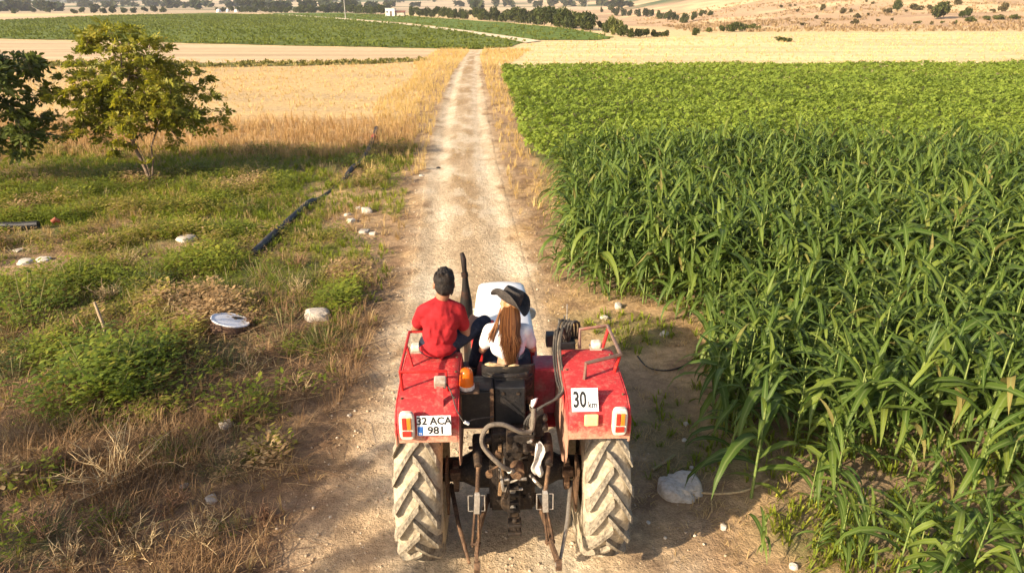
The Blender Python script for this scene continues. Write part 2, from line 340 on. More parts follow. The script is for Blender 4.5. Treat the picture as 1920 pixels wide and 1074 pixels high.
# dirt road: a sheet over the ground, as wide as its worn verges
ry = axis([(-12, .5), (3.8, .08), (12, .14), (40, .5), (76, .8)]); uu = np.linspace(-1, 1, 61)
L_, R_ = road_lr(ry); X = (L_[:, None] + R_[:, None]) / 2 + uu[None] * (R_ - L_)[:, None] / 2 * 1.02; Y = np.repeat(ry[:, None], 61, 1)
bend = sstep(66, 78, Y) * 5.0; Xb = X + bend
V = np.stack([Xb, Y, relief(X, Y) + .006 - .05 * sstep(.86, 1, np.abs(uu))[None]], -1).reshape(-1, 3)
ii = np.arange(61 * len(ry)).reshape(len(ry), 61); Fq = np.stack([ii[:-1, :-1], ii[:-1, 1:], ii[1:, 1:], ii[1:, :-1]], -1).reshape(-1, 4)
rgba = np.concatenate([soil(X, np.minimum(Y, 70)).reshape(-1, 3), np.ones((V.shape[0], 1))], 1)
M_road = earth('packed_earth', 'soil_colour', fine=.26, fscale=14, bump=.9)
tag(link('dirt_road', raw_mesh('dirt_road', V, Fq, True, {'soil_colour': rgba}), M_road), kind='structure')

# ------------------------------------------------------------------ far fields: sheets with uneven edges
def field(name, pix, z, mat, jit=.6):
    w = [P(*p) for p in pix]; pts = []
    for i in range(len(w)):
        a, b_ = w[i], w[(i + 1) % len(w)]; d = math.dist(a, b_); n = max(2, int(d / max(1.2, .02 * (a[1] + b_[1]) / 2)))
        for k in range(n):
            t = k / n; j = jit * (1 if k else 0) * (.4 + a[1] / 200)
            pts.append((a[0] + (b_[0] - a[0]) * t + random.uniform(-j, j), a[1] + (b_[1] - a[1]) * t + random.uniform(-j, j), z))
    m = bpy.data.meshes.new(name); m.from_pydata(pts, [], [tuple(range(len(pts)))]); bm = bmesh.new(); bm.from_mesh(m); bmesh.ops.triangulate(bm, faces=bm.faces); bmesh.ops.recalc_face_normals(bm, faces=bm.faces)
    if sum(f.normal.z for f in bm.faces) < 0: bmesh.ops.reverse_faces(bm, faces=bm.faces)
    bm.to_mesh(m); bm.free()
    return tag(link(name, m, mat), kind='structure'), [(p[0], p[1]) for p in pts]
M_fgreen = earth('low_green_crop_soil', col=(.125, .155, .032), fine=.22, fscale=1.6, bump=.8, stripes=(.02, .22, 1))
M_fgreen2 = earth('far_green_crop_soil', col=(.115, .165, .03), fine=.2, fscale=1.2, bump=.8, stripes=(.02, .2, 1))
M_gold = earth('golden_stubble_soil', col=(.68, .52, .27), fine=.13, fscale=1.6, bump=.5, stripes=(.03, .5, 1))
M_pale = earth('pale_stubble_soil', col=(.56, .40, .235), fine=.10, fscale=1.6, bump=.4, stripes=(.02, .35, 1))
M_track = earth('track_soil', col=(.68, .55, .36), fine=.1, fscale=2, bump=.3)
_, PG1 = field('green_field', [(-500, 62), (0, 39), (200, 30), (395, 24.5), (530, 28.5), (640, 36.5), (760, 46), (880, 62), (985, 78), (960, 88), (900, 93), (780, 91), (400, 83), (180, 77), (0, 73), (-500, 84)], .05, M_fgreen)
_, PG2 = field('green_field', [(500, 25.5), (640, 24.5), (760, 30), (960, 44), (1080, 56), (1150, 71), (1120, 76), (1010, 76), (890, 60), (770, 44), (640, 34.5)], .05, M_fgreen2)
_, PGold = field('golden_field', [(985, 86), (1010, 80), (1120, 78), (1290, 68), (1500, 66), (1700, 62), (1920, 55), (2500, 45), (2700, 150), (1100, 150), (930, 125), (925, 108)], .03, M_gold, .4)
_, PPale = field('stubble_field', [(-500, 86), (0, 76), (180, 79), (400, 85), (780, 93), (870, 96), (845, 104), (700, 116), (400, 119), (0, 118), (-500, 118)], .03, M_pale, .4)
field('field_track', [(1015, 78), (985, 73.5), (880, 59), (760, 44.8), (640, 35), (525, 27.4), (524, 28.8), (638, 36.8), (756, 46.8), (872, 61.6), (960, 76), (985, 82)], .09, M_track, .08)
_, PStrip = field('weed_strip', [(-500, 119), (0, 118), (400, 120), (700, 115), (800, 111), (800, 114), (700, 121), (400, 127), (0, 126), (-500, 127)], .045, earth('weed_strip_soil', col=(.20, .19, .06), fine=.3, fscale=2), .5)
_, PTan = field('stubble_field', [(-300, 34), (0, 32.5), (300, 26), (395, 23.5), (395, 24.3), (200, 29.6), (0, 38.5), (-300, 48)], .04, M_pale, .4)
# ------------------------------------------------------------------ tractor (x right, y ahead of the rear axle, z up)
TA = R(2.1); TLOC = (-.01, 4.92, 0.0)
M_red = surf('dusty_red_paint', (.50, .040, .040), .66, 0, (.58, .22, .16), 22, .50, .86, .15, 70, .14, spec=.22, detail=10, mud=(1.66, 1.40, (.50, .34, .22)))
M_red2 = surf('red_paint', (.50, .025, .022), .45, 0, (.40, .08, .06), 12, .55, .8, .1, 60, .08)
M_white = surf('white_paint', (.82, .81, .78), .35, 0, (.66, .60, .50), 3, .58, .85, 0, 30, .03, spec=.5)
M_rub = surf('dusty_tyre_rubber', (.45, .38, .265), .95, 0, (.20, .16, .115), 9, .50, .76, .5, 40, .14, spec=.1)
M_lug = surf('dusty_tread_rubber', (.32, .275, .20), .95, 0, (.11, .09, .068), 17, .44, .68, .5, 50, .14, spec=.1)
M_blk = surf('black_worn_metal', (.013, .013, .014), .5, .0, (.055, .045, .035), 5, .5, .8, .2, 50, .2, spec=.4)
M_iron = surf('oily_cast_iron', (.028, .021, .016), .65, .15, (.13, .085, .05), 9, .5, .75, .5, 60, .25)
M_rust = surf('rusty_steel', (.085, .05, .03), .75, .25, (.24, .14, .075), 11, .42, .7, .4, 70, .22)
M_steel = surf('worn_steel', (.42, .38, .32), .45, .55, (.22, .17, .12), 12, .5, .75, .2, 60, .12)
M_dull = surf('dusty_grey_plastic', (.42, .36, .29), .7, 0, (.30, .22, .16), 10, .5, .7, .1, 50, .1)
M_hose = surf('dusty_black_hose', (.045, .04, .034), .65, 0, (.15, .12, .085), 14, .5, .75, .3, 90, .15)
M_lensR = surf('red_lens', (.50, .035, .02), .2, 0, None, spec=.6); M_lensO = surf('amber_lens', (.85, .22, .02), .2, 0, None, spec=.6)
M_lensW = surf('pale_lens', (.75, .70, .58), .3, 0, (.6, .5, .36), 12, spec=.5)
M_hous = surf('cream_lamp_housing', (.72, .64, .52), .5, 0, (.5, .36, .26), 14, .5, .75)
M_plate = surf('number_plate_white', (.80, .79, .76), .4, 0, (.62, .55, .46), 14, .6, .85)
M_ink = surf('black_lettering', (.02, .02, .02), .6); M_blue = surf('plate_blue', (.03, .13, .42), .5)
M_seat = surf('worn_black_vinyl', (.018, .015, .013), .6, 0, (.16, .11, .06), 9, .60, .72, .5, 30, .2)
M_foam = surf('torn_seat_foam', (.50, .36, .19), .95, 0, (.22, .14, .08), 12, .45, .65, .6, 40, .2)
T = empty('tractor', TLOC, TA); tag(T, 'red tractor with white bonnet, muddy rear tyres and rusty rear linkage on dirt road', 'tractor')

WR, WW = .74, .38
def rear_wheel(sx):
    w = empty('rear_wheel', (sx * .755, 0, WR - .012)); w.parent = T
    h = WW / 2
    prof = [(-h + .05, .36), (-h + .005, .42), (-h - .005, .52), (-h + .012, .615), (-h + .045, .665), (-.08, .688), (0, .695), (.08, .688), (h - .045, .665), (h - .012, .615), (h + .005, .52), (h - .005, .42), (h - .05, .36)]
    MB().lathe(prof, (0, 0, 0), 'X', 64).build('tyre', M_rub, w, True)
    o = sx
    MB().lathe([(o * -.10, .37), (o * .12, .37), (o * .15, .385), (o * .15, .355), (o * .06, .34), (o * .03, .22), (o * .07, .18), (o * .07, .0)], (0, 0, 0), 'X', 40).build('rim', M_red, w, True)
    b = MB()
    for k in range(8): a = k * math.pi / 4; b.tube([(o * .05, .13 * math.cos(a), .13 * math.sin(a)), (o * .10, .13 * math.cos(a), .13 * math.sin(a))], .014, 6)
    b.tube([(o * .05, 0, 0), (o * .16, 0, 0)], .07, 16).build('hub', M_rust, w, True)
    # one lug, wrapped over the tread from the middle to the shoulder; the pattern points up at the back
    n = 18; pitch = 2 * math.pi / n
    for side in (-1, 1):
        V = []; F = []; K = 8
        for i in range(K + 1):
            t = i / K; xx = side * (-.022 + (h + .016) * t ** 1.0); sweep = .44 * t ** 1.18     # angle back along the tread
            base = np.interp(abs(xx), [0, .08, h - .045, h - .012, h + .01], [.695, .688, .665, .62, .575]); top = np.interp(abs(xx), [0, .08, h - .03, h + .01], [.742, .738, .725, .668])
            wd = .029 + .016 * t; tw = wd * .74
            for (rr, dw) in ((base - .012, -wd), (top, -tw), (top, tw), (base - .012, wd)):
                an = sweep + dw / .7; V.append((xx, -rr * math.cos(an), -rr * math.sin(an)))
        for i in range(K):
            for k in range(3): F.append((i * 4 + k, i * 4 + k + 1, i * 4 + 5 + k, i * 4 + 4 + k))
        F += [(0, 1, 2, 3), (K * 4 + 3, K * 4 + 2, K * 4 + 1, K * 4)]
        me = None
        for k in range(n):
            a = pitch * (k + (.5 if side > 0 else 0)) + .1
            if me is None:
                ob = MB().add(V, F).build('tread_lug', M_lug, w); me = ob.data
            else: ob = link('tread_lug', me, None, w)
            ob.rotation_euler = (a, 0, 0)
for sx in (-1, 1): rear_wheel(sx)
def front_wheel(sx):
    w = empty('front_wheel', (sx * .66, 2.08, .365)); w.parent = T; h = .085
    MB().lathe([(-h, .22), (-h - .012, .29), (-h + .01, .345), (-.055, .362), (-.04, .352), (-.02, .372), (0, .36), (.02, .372), (.04, .352), (.055, .362), (h - .01, .345), (h + .012, .29), (h, .22)], (0, 0, 0), 'X', 40).build('tyre', M_rub, w, True)
    MB().lathe([(-h + .01, .225), (h - .01, .225), (sx * .02, .20), (sx * .03, .08), (sx * .09, .05), (sx * .09, 0)], (0, 0, 0), 'X', 32).build('rim', M_red, w, True)
for sx in (-1, 1): front_wheel(sx)

# driveline and engine
MB().tube([(-.62, 0, .73), (-.42, 0, .73), (-.3, 0, .74), (.3, 0, .74), (.42, 0, .73), (.62, 0, .73)], [.10, .11, .17, .17, .11, .10], 16).build('axle_housing', M_iron, T, True)
b = MB(); b.box((0, .45, .80), (.38, 1.5, .50)).box((0, -.22, .82), (.34, .20, .56)).box((0, -.31, .90), (.26, .05, .30)); b.tube([(0, -.33, .66), (0, -.38, .66)], .10, 20)
for i in range(9): a = i / 9 * 2 * math.pi; b.tube([(.135 * math.cos(a), -.32, .82 + .2 * math.sin(a)), (.135 * math.cos(a), -.345, .82 + .2 * math.sin(a))], .014, 6)
b.build('gearbox_housing', M_iron, T, False, .02)
b = MB(); b.box((0, 1.6, .82), (.42, .95, .55)).box((0, 1.6, 1.18), (.30, .85, .25))
for i in range(4): b.tube([(-.15, 1.3 + i * .2, 1.12), (-.24, 1.3 + i * .2, 1.16)], .035, 10)
b.build('engine', M_iron, T, False, .02)
MB().tube([(-.60, 2.08, .42), (-.2, 2.08, .52), (.2, 2.08, .52), (.60, 2.08, .42)], .06, 10).build('front_axle', M_rust, T, True)
# bonnet: rounded shell, slightly narrower at the nose
sec = [(-1, .92), (-1, 1.30), (-.985, 1.42), (-.93, 1.482), (-.80, 1.508), (-.4, 1.522), (0, 1.527), (.4, 1.522), (.80, 1.508), (.93, 1.482), (.985, 1.42), (1, 1.30), (1, .92)]
V = []; F = []; ys = [(.92, .318, 0), (1.4, .312, 0), (1.9, .30, 0), (2.30, .286, -.003), (2.40, .278, -.010), (2.428, .268, -.03), (2.44, .25, -.10)]
for (yy, hw, dz) in ys:
    for (a, z) in sec: V.append((-.03 + a * hw, yy, z + (dz if z > 1 else 0)))
m = len(sec)
for i in range(len(ys) - 1):
    for k in range(m - 1): F.append((i * m + k, i * m + k + 1, (i + 1) * m + k + 1, (i + 1) * m + k))
F.append(tuple((len(ys) - 1) * m + k for k in range(m))); F.append(tuple(range(m))[::-1])
hood = MB().add(V, F).build('bonnet', M_white, T, True)
b = MB(); b.lathe([(0, .046), (.016, .046), (.022, .036), (.024, 0)], (-0.180, 1.310, 1.516), 'Z', 24, 1.25, .9).build('filler_cap', surf('dark_red_cap', (.20, .015, .02), .35, spec=.5), T, True)
for sx in (-1, 1): MB().box((-.03 + sx * .324, 1.45, 1.0), (.012, .9, .22)).build('engine_side_panel', M_red2, T)
b = MB()
for k in range(9): b.box((-.03, 2.447, .96 + k * .045), (.42, .012, .02))
b.box((-.03, 2.443, 1.14), (.46, .01, .46)).build('grille', M_blk, T)
for sx in (-1, 1): MB().lathe([(0, .07), (.03, .075), (.035, .065), (.045, 0)], (-.03 + sx * .33, 2.28, 1.15), 'Y', 20).build('headlamp', M_lensW, T, True)
# dashboard, column, wheel
b = MB(); b.box((-.02, .88, 1.28), (.56, .09, .50)).box((-.02, .84, 1.42), (.34, .1, .12)).build('dashboard', M_red2, T, False, .02)
MB().tube([(-.02, .84, 1.30), (-.02, .70, 1.64)], .024, 10).build('steering_column', M_blk, T, True)
b = MB(); q = Euler((R(-22), 0, 0)).to_matrix(); cc = Vector((-.02, .69, 1.655)); pts = [cc + q @ Vector((.205 * math.cos(a), .205 * math.sin(a), 0)) for a in np.linspace(0, 2 * math.pi, 37)]
b.tube(pts, .014, 8, False)
for a in (.5, 2.6, 4.71): b.tube([cc, cc + q @ Vector((.2 * math.cos(a), .2 * math.sin(a), 0))], .009, 6)
b.tube([cc + q @ Vector((0, 0, -.02)), cc + q @ Vector((0, 0, .02))], .04, 14).build('steering_wheel', M_blk, T, True)
# platform and foot steps
for sx in (-1, 1):
    b = MB(); b.box((sx * .33, .60, 1.0), (.26, .75, .02)).box((sx * .33, .97, 1.08), (.26, .02, .18)).box((sx * .455, .60, .985), (.012, .75, .05)).build('foot_plate', M_red2, T, False, .004)
b = MB(); b.box((-.36, .60, 1.355), (.30, .36, .02)).box((-.36, .60, 1.18), (.03, .03, .34)).build('step', M_blk, T, False, .004)
b = MB(); b.box((.31, .45, 1.30), (.20, .26, .46)).build('battery_box', surf('faded_red_paint', (.36, .05, .07), .5, 0, (.30, .12, .12), 8), T, False, .015)
# exhaust on the left of the bonnet
b = MB(); b.tube([(-.395, 1.2, 1.05), (-.395, 1.2, 1.36), (-.395, 1.2, 1.42), (-.395, 1.2, 1.72), (-.395, 1.2, 1.80), (-.395, 1.2, 1.95), (-.398, 1.2, 2.06)], [.035, .035, .06, .064, .058, .036, .026], 16).build('silencer', surf('burnt_steel', (.018, .015, .013), .6, .2, (.07, .03, .018), 9, .5, .7, .3), T, True)
b = MB(); b.tube([(-.398, 1.2, 1.90), (-.40, 1.2, 2.07)], .022, 14).tube([(-.40, 1.2, 2.06), (-.402, 1.2, 2.10)], .034, 14)
b.tube([(-.40, 1.2, 2.09), (-.405, 1.2, 2.17), (-.41, 1.22, 2.23), (-.425, 1.25, 2.285)], [.022, .025, .028, .018], 14, True, 3).build('exhaust_pipe', surf('rusty_exhaust', (.022, .015, .012), .7, .2, (.20, .07, .03), 14, .55, .75, .3), T, True)
MB().tube([(-.335, 1.0, 1.15), (-.34, 1.0, 1.62)], .012, 8).build('throttle_rod', M_red2, T, True)

# fenders
fprof = [(-.585, 1.425), (-.605, 1.44), (-.612, 1.54), (-.60, 1.63), (-.56, 1.69), (-.46, 1.728), (-.30, 1.745), (0, 1.755), (.22, 1.745), (.30, 1.725), (.44, 1.60), (.58, 1.40), (.66, 1.20)]
def fender(sx):
    f = empty('fender'); f.parent = T; x0, x1 = sx * .415, sx * .875; th = .006
    V = []; F = []; n = len(fprof)
    xs = [x0, x0 + sx * .012, x0 + sx * .06, (x0 + x1) / 2, x1 - sx * .06, x1 - sx * .012, x1]; dz = [-.018, -.004, 0, .004, 0, -.005, -.022]
    for (yy, z) in fprof:
        for xx, d in zip(xs, dz): V.append((xx, yy, z + (d if z > 1.6 else d * .3)))
    k = len(xs)
    for i in range(n - 1):
        for j in range(k - 1): F.append((i * k + j, i * k + j + 1, (i + 1) * k + j + 1, (i + 1) * k + j))
    o = MB().add(V, F).build('shell', M_red, f, True); q = o.modifiers.new('thick', 'SOLIDIFY'); q.thickness = .006; q.offset = -1
    # inner wall between wheel and seat, its rear corner drawn out downwards
    poly = [(x0, yy, z - .012) for (yy, z) in fprof[1:]] + [(x0, .5, 1.02), (x0, .1, 1.0), (x0, -.30, 1.02), (x0, -.52, 1.16), (x0, -.585, 1.26)]
    MB().prism(poly, (-sx * .006, 0, 0)).build('inner_wall', M_red, f)
    # rolled outer edge
    MB().tube([(x1, yy, z - .018) for (yy, z) in fprof], .009, 6).build('edge_roll', M_red, f, True)
    for (yy, z) in ((-.45, 1.735), (-.1, 1.76), (.15, 1.757)):
        for xx in (x0 + sx * .03, x1 - sx * .035): MB().lathe([(-.004, .010), (.004, .010), (.008, .006), (.009, 0)], (xx, yy, z - .004), 'Z', 8).build('bolt', M_rust, f, True)
    # tail lamp cluster
    c = sx * .785; q = Euler((R(-4), 0, 0)).to_matrix(); cz = 1.625; y0 = -.625
    prof = []
    for a in np.linspace(0, 2 * math.pi, 25)[:-1]:
        ca, sa = math.cos(a), math.sin(a); prof.append((c + .056 * math.copysign(abs(ca) ** .45, ca), y0, cz + .115 * math.copysign(abs(sa) ** .45, sa)))
    MB().prism(prof, (0, -.05, 0)).build('lamp_housing', M_hous, f, True, .01)
    MB().box((c - .016, y0 - .055, cz + .03), (.03, .014, .10)).build('brake_lens', M_lensR, f, False, .004)
    MB().box((c + .018, y0 - .055, cz + .03), (.03, .014, .10)).build('turn_lens', M_lensO, f, False, .004)
    MB().box((c, y0 - .055, cz - .055), (.066, .014, .045)).build('tail_lens', M_lensR, f, False, .004)
    return f
fl = fender(-1); fr_ = fender(1)
def text_mesh(name, s, size, mat, parent, loc, rot, extrude=.0015, sx=1.0, bold=0.0):
    cu = bpy.data.curves.new(name, 'FONT'); cu.body = s; cu.size = size; cu.align_x = 'CENTER'; cu.align_y = 'CENTER'; cu.extrude = extrude; cu.resolution_u = 3; cu.offset = bold
    o = bpy.data.objects.new(name, cu); COL.objects.link(o); dg = bpy.context.evaluated_depsgraph_get(); me = bpy.data.meshes.new_from_object(o.evaluated_get(dg)); bpy.data.objects.remove(o)
    me.name = name; t = link(name, me, mat, parent); t.location = loc; t.rotation_euler = rot; t.scale = (sx, 1, 1); return t
# number plate on the left fender
pc = Vector((-.588, -.640, 1.612)); pe = Euler((R(-4), 0, 0)); pn = pe.to_matrix() @ Vector((0, -1, 0)); pu = pe.to_matrix() @ Vector((0, 0, 1)); pr = (R(86), 0, 0)
MB().box(pc, (.252, .006, .165), pe).build('number_plate', M_plate, fl, False, .006)
text_mesh('plate_lettering', '32 ACA', .086, M_ink, fl, pc + pn * .0045 + pu * .038, pr, .001, .90, .0014)
text_mesh('plate_lettering', '981', .086, M_ink, fl, pc + pn * .0045 - pu * .040 + Vector((.014, 0, 0)), pr, .001, 1.0, .0014)
MB().box(pc + pn * .0035 - pu * .042 + Vector((-.102, 0, 0)), (.038, .003, .072), pe).build('plate_band', M_blue, fl)
text_mesh('plate_lettering', 'TR', .022, M_plate, fl, pc + pn * .006 - pu * .064 + Vector((-.102, 0, 0)), pr, .0008)
# lamp on a bracket above the plate, with its cable
b = MB(); b.box((-.545, -.44, 1.86), (.09, .075, .075), Euler((R(20), 0, 0))).build('plate_lamp', M_dull, fl, False, .01)
MB().box((-.548, -.50, 1.765), (.05, .012, .16), Euler((R(-24), 0, 0))).build('lamp_bracket', M_red, fl)
MB().tube([(-.50, -.43, 1.84), (-.46, -.50, 1.80), (-.42, -.58, 1.70), (-.36, -.62, 1.62), (-.30, -.52, 1.58), (-.15, -.40, 1.52)], .005, 6, True, 4).build('cable', M_hose, fl, True)
MB().tube([(-.365, -.62, 1.625), (-.335, -.61, 1.60)], .012, 8).build('cable_connector', M_white, fl, True)
# 30 km sign and reflector on the right fender
sc_ = Vector((.535, -.545, 1.748)); sr = Euler((R(-38), 0, 0))
MB().box(sc_, (.20, .005, .175), sr).build('speed_sign', M_plate, fr_)
nrm = sr.to_matrix() @ Vector((0, -1, 0)); upv = sr.to_matrix() @ Vector((0, 0, 1))
text_mesh('sign_lettering', '30', .165, M_ink, fr_, sc_ + nrm * .004 + Vector((-.040, 0, 0)) - upv * .004, (R(90) - R(38), 0, 0), .001, .62, .0035)
text_mesh('sign_lettering', 'km', .072, M_ink, fr_, sc_ + nrm * .004 + Vector((.056, 0, 0)) - upv * .040, (R(90) - R(38), 0, 0), .001, .78, .0005)
MB().box((.578, -.628, 1.622), (.105, .02, .095), Euler((R(-8), 0, 0))).build('reflector', surf('cream_yellow_reflector', (.72, .55, .24), .4, 0, (.62, .46, .3), 10, spec=.5), fr_, False, .012)
for sx, xx in ((-1, -.80), (1, .745)):
    b = MB(); b.box((xx, .30, 1.775), (.085, .08, .06)).build('side_lamp', M_lensW, fl if sx < 0 else fr_, False, .018)
    MB().box((xx + sx * -.005, .30, 1.743), (.10, .10, .012)).build('lamp_foot', M_dull, fl if sx < 0 else fr_)
# rails
def rail(sx, pts, posts, r, mt, mp):
    g_ = empty('guard_rail'); g_.parent = T
    MB().tube(pts, r, 10).build('rail_tube', mt, g_, True)
    for (a, c) in posts: MB().tube([a, c], r * .92, 10).build('rail_post', mp, g_, True)
rail(-1, [(-.575, .27, 1.755), (-.575, .28, 1.93), (-.845, .28, 1.93), (-.85, -.37, 1.915), (-.50, -.37, 1.915), (-.50, -.36, 1.735)], [((-.80, .0, 1.75), (-.848, .06, 1.92)), ((-.845, -.34, 1.74), (-.85, -.36, 1.91))], .0125, M_red2, M_red2)
M_railr = surf('bare_brown_steel', (.20, .13, .10), .6, .2, (.30, .10, .07), 9, .5, .7, .2)
rail(1, [(.60, .27, 1.755), (.60, .30, 1.92), (.845, .34, 1.93), (.865, -.16, 1.915), (.575, -.26, 1.90), (.575, -.24, 1.74)], [((.80, .28, 1.75), (.845, .30, 1.92)), ((.83, -.13, 1.74), (.862, -.15, 1.91))], .016, M_railr, M_red2)
# beacon
bc = empty('beacon'); bc.parent = T
MB().lathe([(0, .0), (0, .062), (.03, .062), (.035, .05), (.035, 0)], (-.355, -.26, 1.70), 'Z', 24).build('beacon_base', M_hous, bc, True)
m_, nt_, b_n = nodes_of('orange_beacon_glass'); b_n.inputs['Base Color'].default_value = (.95, .20, .012, 1); b_n.inputs['Roughness'].default_value = .15; b_n.inputs['Transmission Weight'].default_value = .35; b_n.inputs['Specular IOR Level'].default_value = .5
MB().lathe([(.03, .058), (.05, .056), (.06, .054), (.075, .056), (.09, .053), (.105, .055), (.12, .052), (.145, .049), (.165, .038), (.172, .015), (.173, 0)], (-.355, -.26, 1.70), 'Z', 24).build('beacon_lens', m_, bc, True)
MB().tube([(-.355, -.26, 1.73), (-.355, -.26, 1.82)], .02, 10).build('beacon_bulb', M_lensW, bc, True)
b = MB(); b.box((-.35, -.25, 1.692), (.19, .17, .012)).box((-.40, -.33, 1.55), (.012, .02, .30)).build('beacon_bracket', M_rust, T, False, .003)

# seat
st = empty('seat'); st.parent = T
b = MB(); b.box((-.02, .22, 1.40), (.44, .42, .09)).build('cushion', M_seat, st, True, .035)
V = []; F = []; nn = 12
for i in range(nn + 1):
    a = math.pi * (-.5 + i / nn) * .86; xx = -.02 + .225 * math.sin(a); yy = .07 - .085 * math.cos(a)
    for (z, dy, t) in ((1.40, .02, 0), (1.58, .0, 0), (1.70, -.02, 0), (1.745, -.01, 0), (1.74, .035, 0), (1.60, .055, 0), (1.40, .06, 0)): V.append((xx, yy + dy, z - .02 * (abs(math.sin(a)) ** 3)))
for i in range(nn):
    for k in range(6): F.append((i * 7 + k, i * 7 + k + 1, (i + 1) * 7 + k + 1, (i + 1) * 7 + k))
F += [tuple(range(7)), tuple(nn * 7 + k for k in range(7))[::-1]]
MB().add(V, F).build('backrest', M_seat, st, True)
for pts_, rs_ in (([(-.21, .05, 1.735), (-.17, .015, 1.752), (-.10, -.01, 1.758), (-.05, -.012, 1.752)], [.006, .02, .014, .004]), ([(-.02, -.015, 1.75), (.03, -.012, 1.756), (.07, -.005, 1.75)], [.004, .012, .004])): MB().tube(pts_, rs_, 8, True, 3).build('torn_foam', M_foam, st, True)
for k in range(3): MB().tube([(-.20 + .05 * k, -.03 - .012 * k, 1.62 - .05 * k), (-.04 + .04 * k, -.055, 1.59 - .04 * k), (.12 + .02 * k, -.04, 1.64 - .05 * k)], [.008, .018, .008], 7, True, 4).build('seat_tear', M_foam if k == 1 else M_seat, st, True)
for k in range(7):   # crumpled covers stuffed behind the backrest
    z0 = 1.70 - .022 * k; MB().tube([(-.23 + random.uniform(0, .05), -.02, z0), (-.12, -.06 - random.random() * .03, z0 - .02 * random.random()), (0, -.075 - random.random() * .03, z0 + .01), (.12, -.06, z0 - .02 * random.random()), (.19 - random.uniform(0, .06), -.02, z0)], [.008, .022, .018, .024, .008], 7, True, 4).build('seat_cover_fold', M_seat, st, True)
b = MB(); b.box((-.02, .2, 1.21), (.26, .26, .30)).build('seat_base', M_blk, st, False, .02)
# boxes behind the seat
b = MB(); b.box((-.285, -.14, 1.48), (.25, .20, .34)).box((-.285, -.135, 1.664), (.28, .22, .018)); b.build('toolbox', M_blk, T, False, .01)
b = MB(); b.box((-.015, -.15, 1.50), (.25, .14, .34)).box((-.155, -.17, 1.50), (.02, .16, .36)); b.build('rear_cover', M_blk, T, False, .012)
for xx in (-.07, .05): MB().tube([(xx, -.222, 1.62), (xx, -.232, 1.62)], .014, 10).build('cover_bolt', M_iron, T, True)
MB().box((-.16, -.25, 1.50), (.03, .012, .36)).build('box_strap', M_rust, T)
# hitch tower under the boxes: lift cover, rocker shaft, lift arms
b = MB(); b.box((0, -.16, 1.20), (.34, .34, .24)).box((0, -.36, 1.16), (.16, .14, .20)).tube([(-.32, -.26, 1.22), (.32, -.26, 1.22)], .045, 14).build('lift_cover', M_iron, T, False, .02)
for sx in (-1, 1):
    b = MB(); b.tube([(sx * .275, -.26, 1.22), (sx * .28, -.50, 1.25), (sx * .27, -.62, 1.22)], [.05, .035, .03], 10).build('lift_arm', M_iron, T, True)
# lift rods with levelling boxes
def rod(sx, top, mid, bot):
    g_ = empty('lift_rod'); g_.parent = T; top, mid, bot = map(Vector, (top, mid, bot)); d = (bot - top).normalized()
    MB().tube([top, mid + d * -.06], .017, 10).build('upper_rod', M_rust, g_, True)
    b = MB(); b.tube([mid + d * -.085, mid + d * -.06, mid + d * .09], [.02, .03, .03], 4).build('levelling_sleeve', M_steel, g_, False)
    b = MB(); b.tube([mid + Vector((-.03, 0, .06)), mid + Vector((-.065, 0, .06)), mid + Vector((-.065, -.02, -.07)), mid + Vector((-.03, -.02, -.07))], .005, 6); b.tube([mid + Vector((.03, 0, .06)), mid + Vector((.06, 0, .06)), mid + Vector((.06, -.02, -.07)), mid + Vector((.03, -.02, -.07))], .005, 6); b.build('lock_handle', M_steel, g_, True)
    b = MB()
    for k in (-1, 1): b.tube([mid + d * .08 + Vector((k * .014, 0, 0)), bot + Vector((k * .024, 0, .03)), bot + Vector((k * .024, 0, -.03))], .010, 6)
    b.tube([bot + Vector((-.04, 0, 0)), bot + Vector((.04, 0, 0))], .014, 8).build('clevis', M_rust, g_, True)
rod(-1, (-.27, -.62, 1.22), (-.285, -.70, .955), (-.30, -.76, .60)); rod(1, (.27, -.62, 1.22), (.24, -.70, .955), (.28, -.76, .60))
for sx in (-1, 1):
    pts = [(sx * .20, -.20, .58), (sx * .27, -.60, .62), (sx * .285, -.76, .60), (sx * .31 if sx > 0 else -.295, -.84, .56), (sx * .335 if sx > 0 else -.29, -.905, .51)]
    g_ = empty('lower_link'); g_.parent = T
    b = MB()
    for a, c in zip(pts, pts[1:]):
        a, c = Vector(a), Vector(c); dd = c - a; b.box((a + c) / 2, (.028, dd.length + .02, .066), dd.to_track_quat('Y', 'Z'))
    b.build('link_bar', M_rust, g_, False, .005)
    e = Vector(pts[-1]); MB().lathe([(-.022, .026), (-.022, .045), (.022, .045), (.022, .026)], e, 'X', 18).build('ball_end', M_rust, g_, True)
    MB().tube([e + Vector((-.026, 0, 0)), e + Vector((.026, 0, 0))], .018, 10).build('link_pin', M_steel, g_, True)
    MB().tube([(sx * .52, -.12, .66), (sx * .44, -.55, .60), (sx * .35, -.86, .50)], [.02, .018, .012], 8).build('stabiliser_bar', M_steel if sx > 0 else M_rust, T, True)
    b = MB(); b.box((sx * .47, -.16, .78), (.05, .10, .26)).box((sx * .47, -.24, .86), (.09, .06, .07)).build('stabiliser_bracket', M_rust, T, False, .008)
    b = MB(); b.box((sx * .535, -.28, .78), (.02, .20, .5), Euler((R(10), 0, 0))).build('fender_stay', M_rust, T, False, .004)
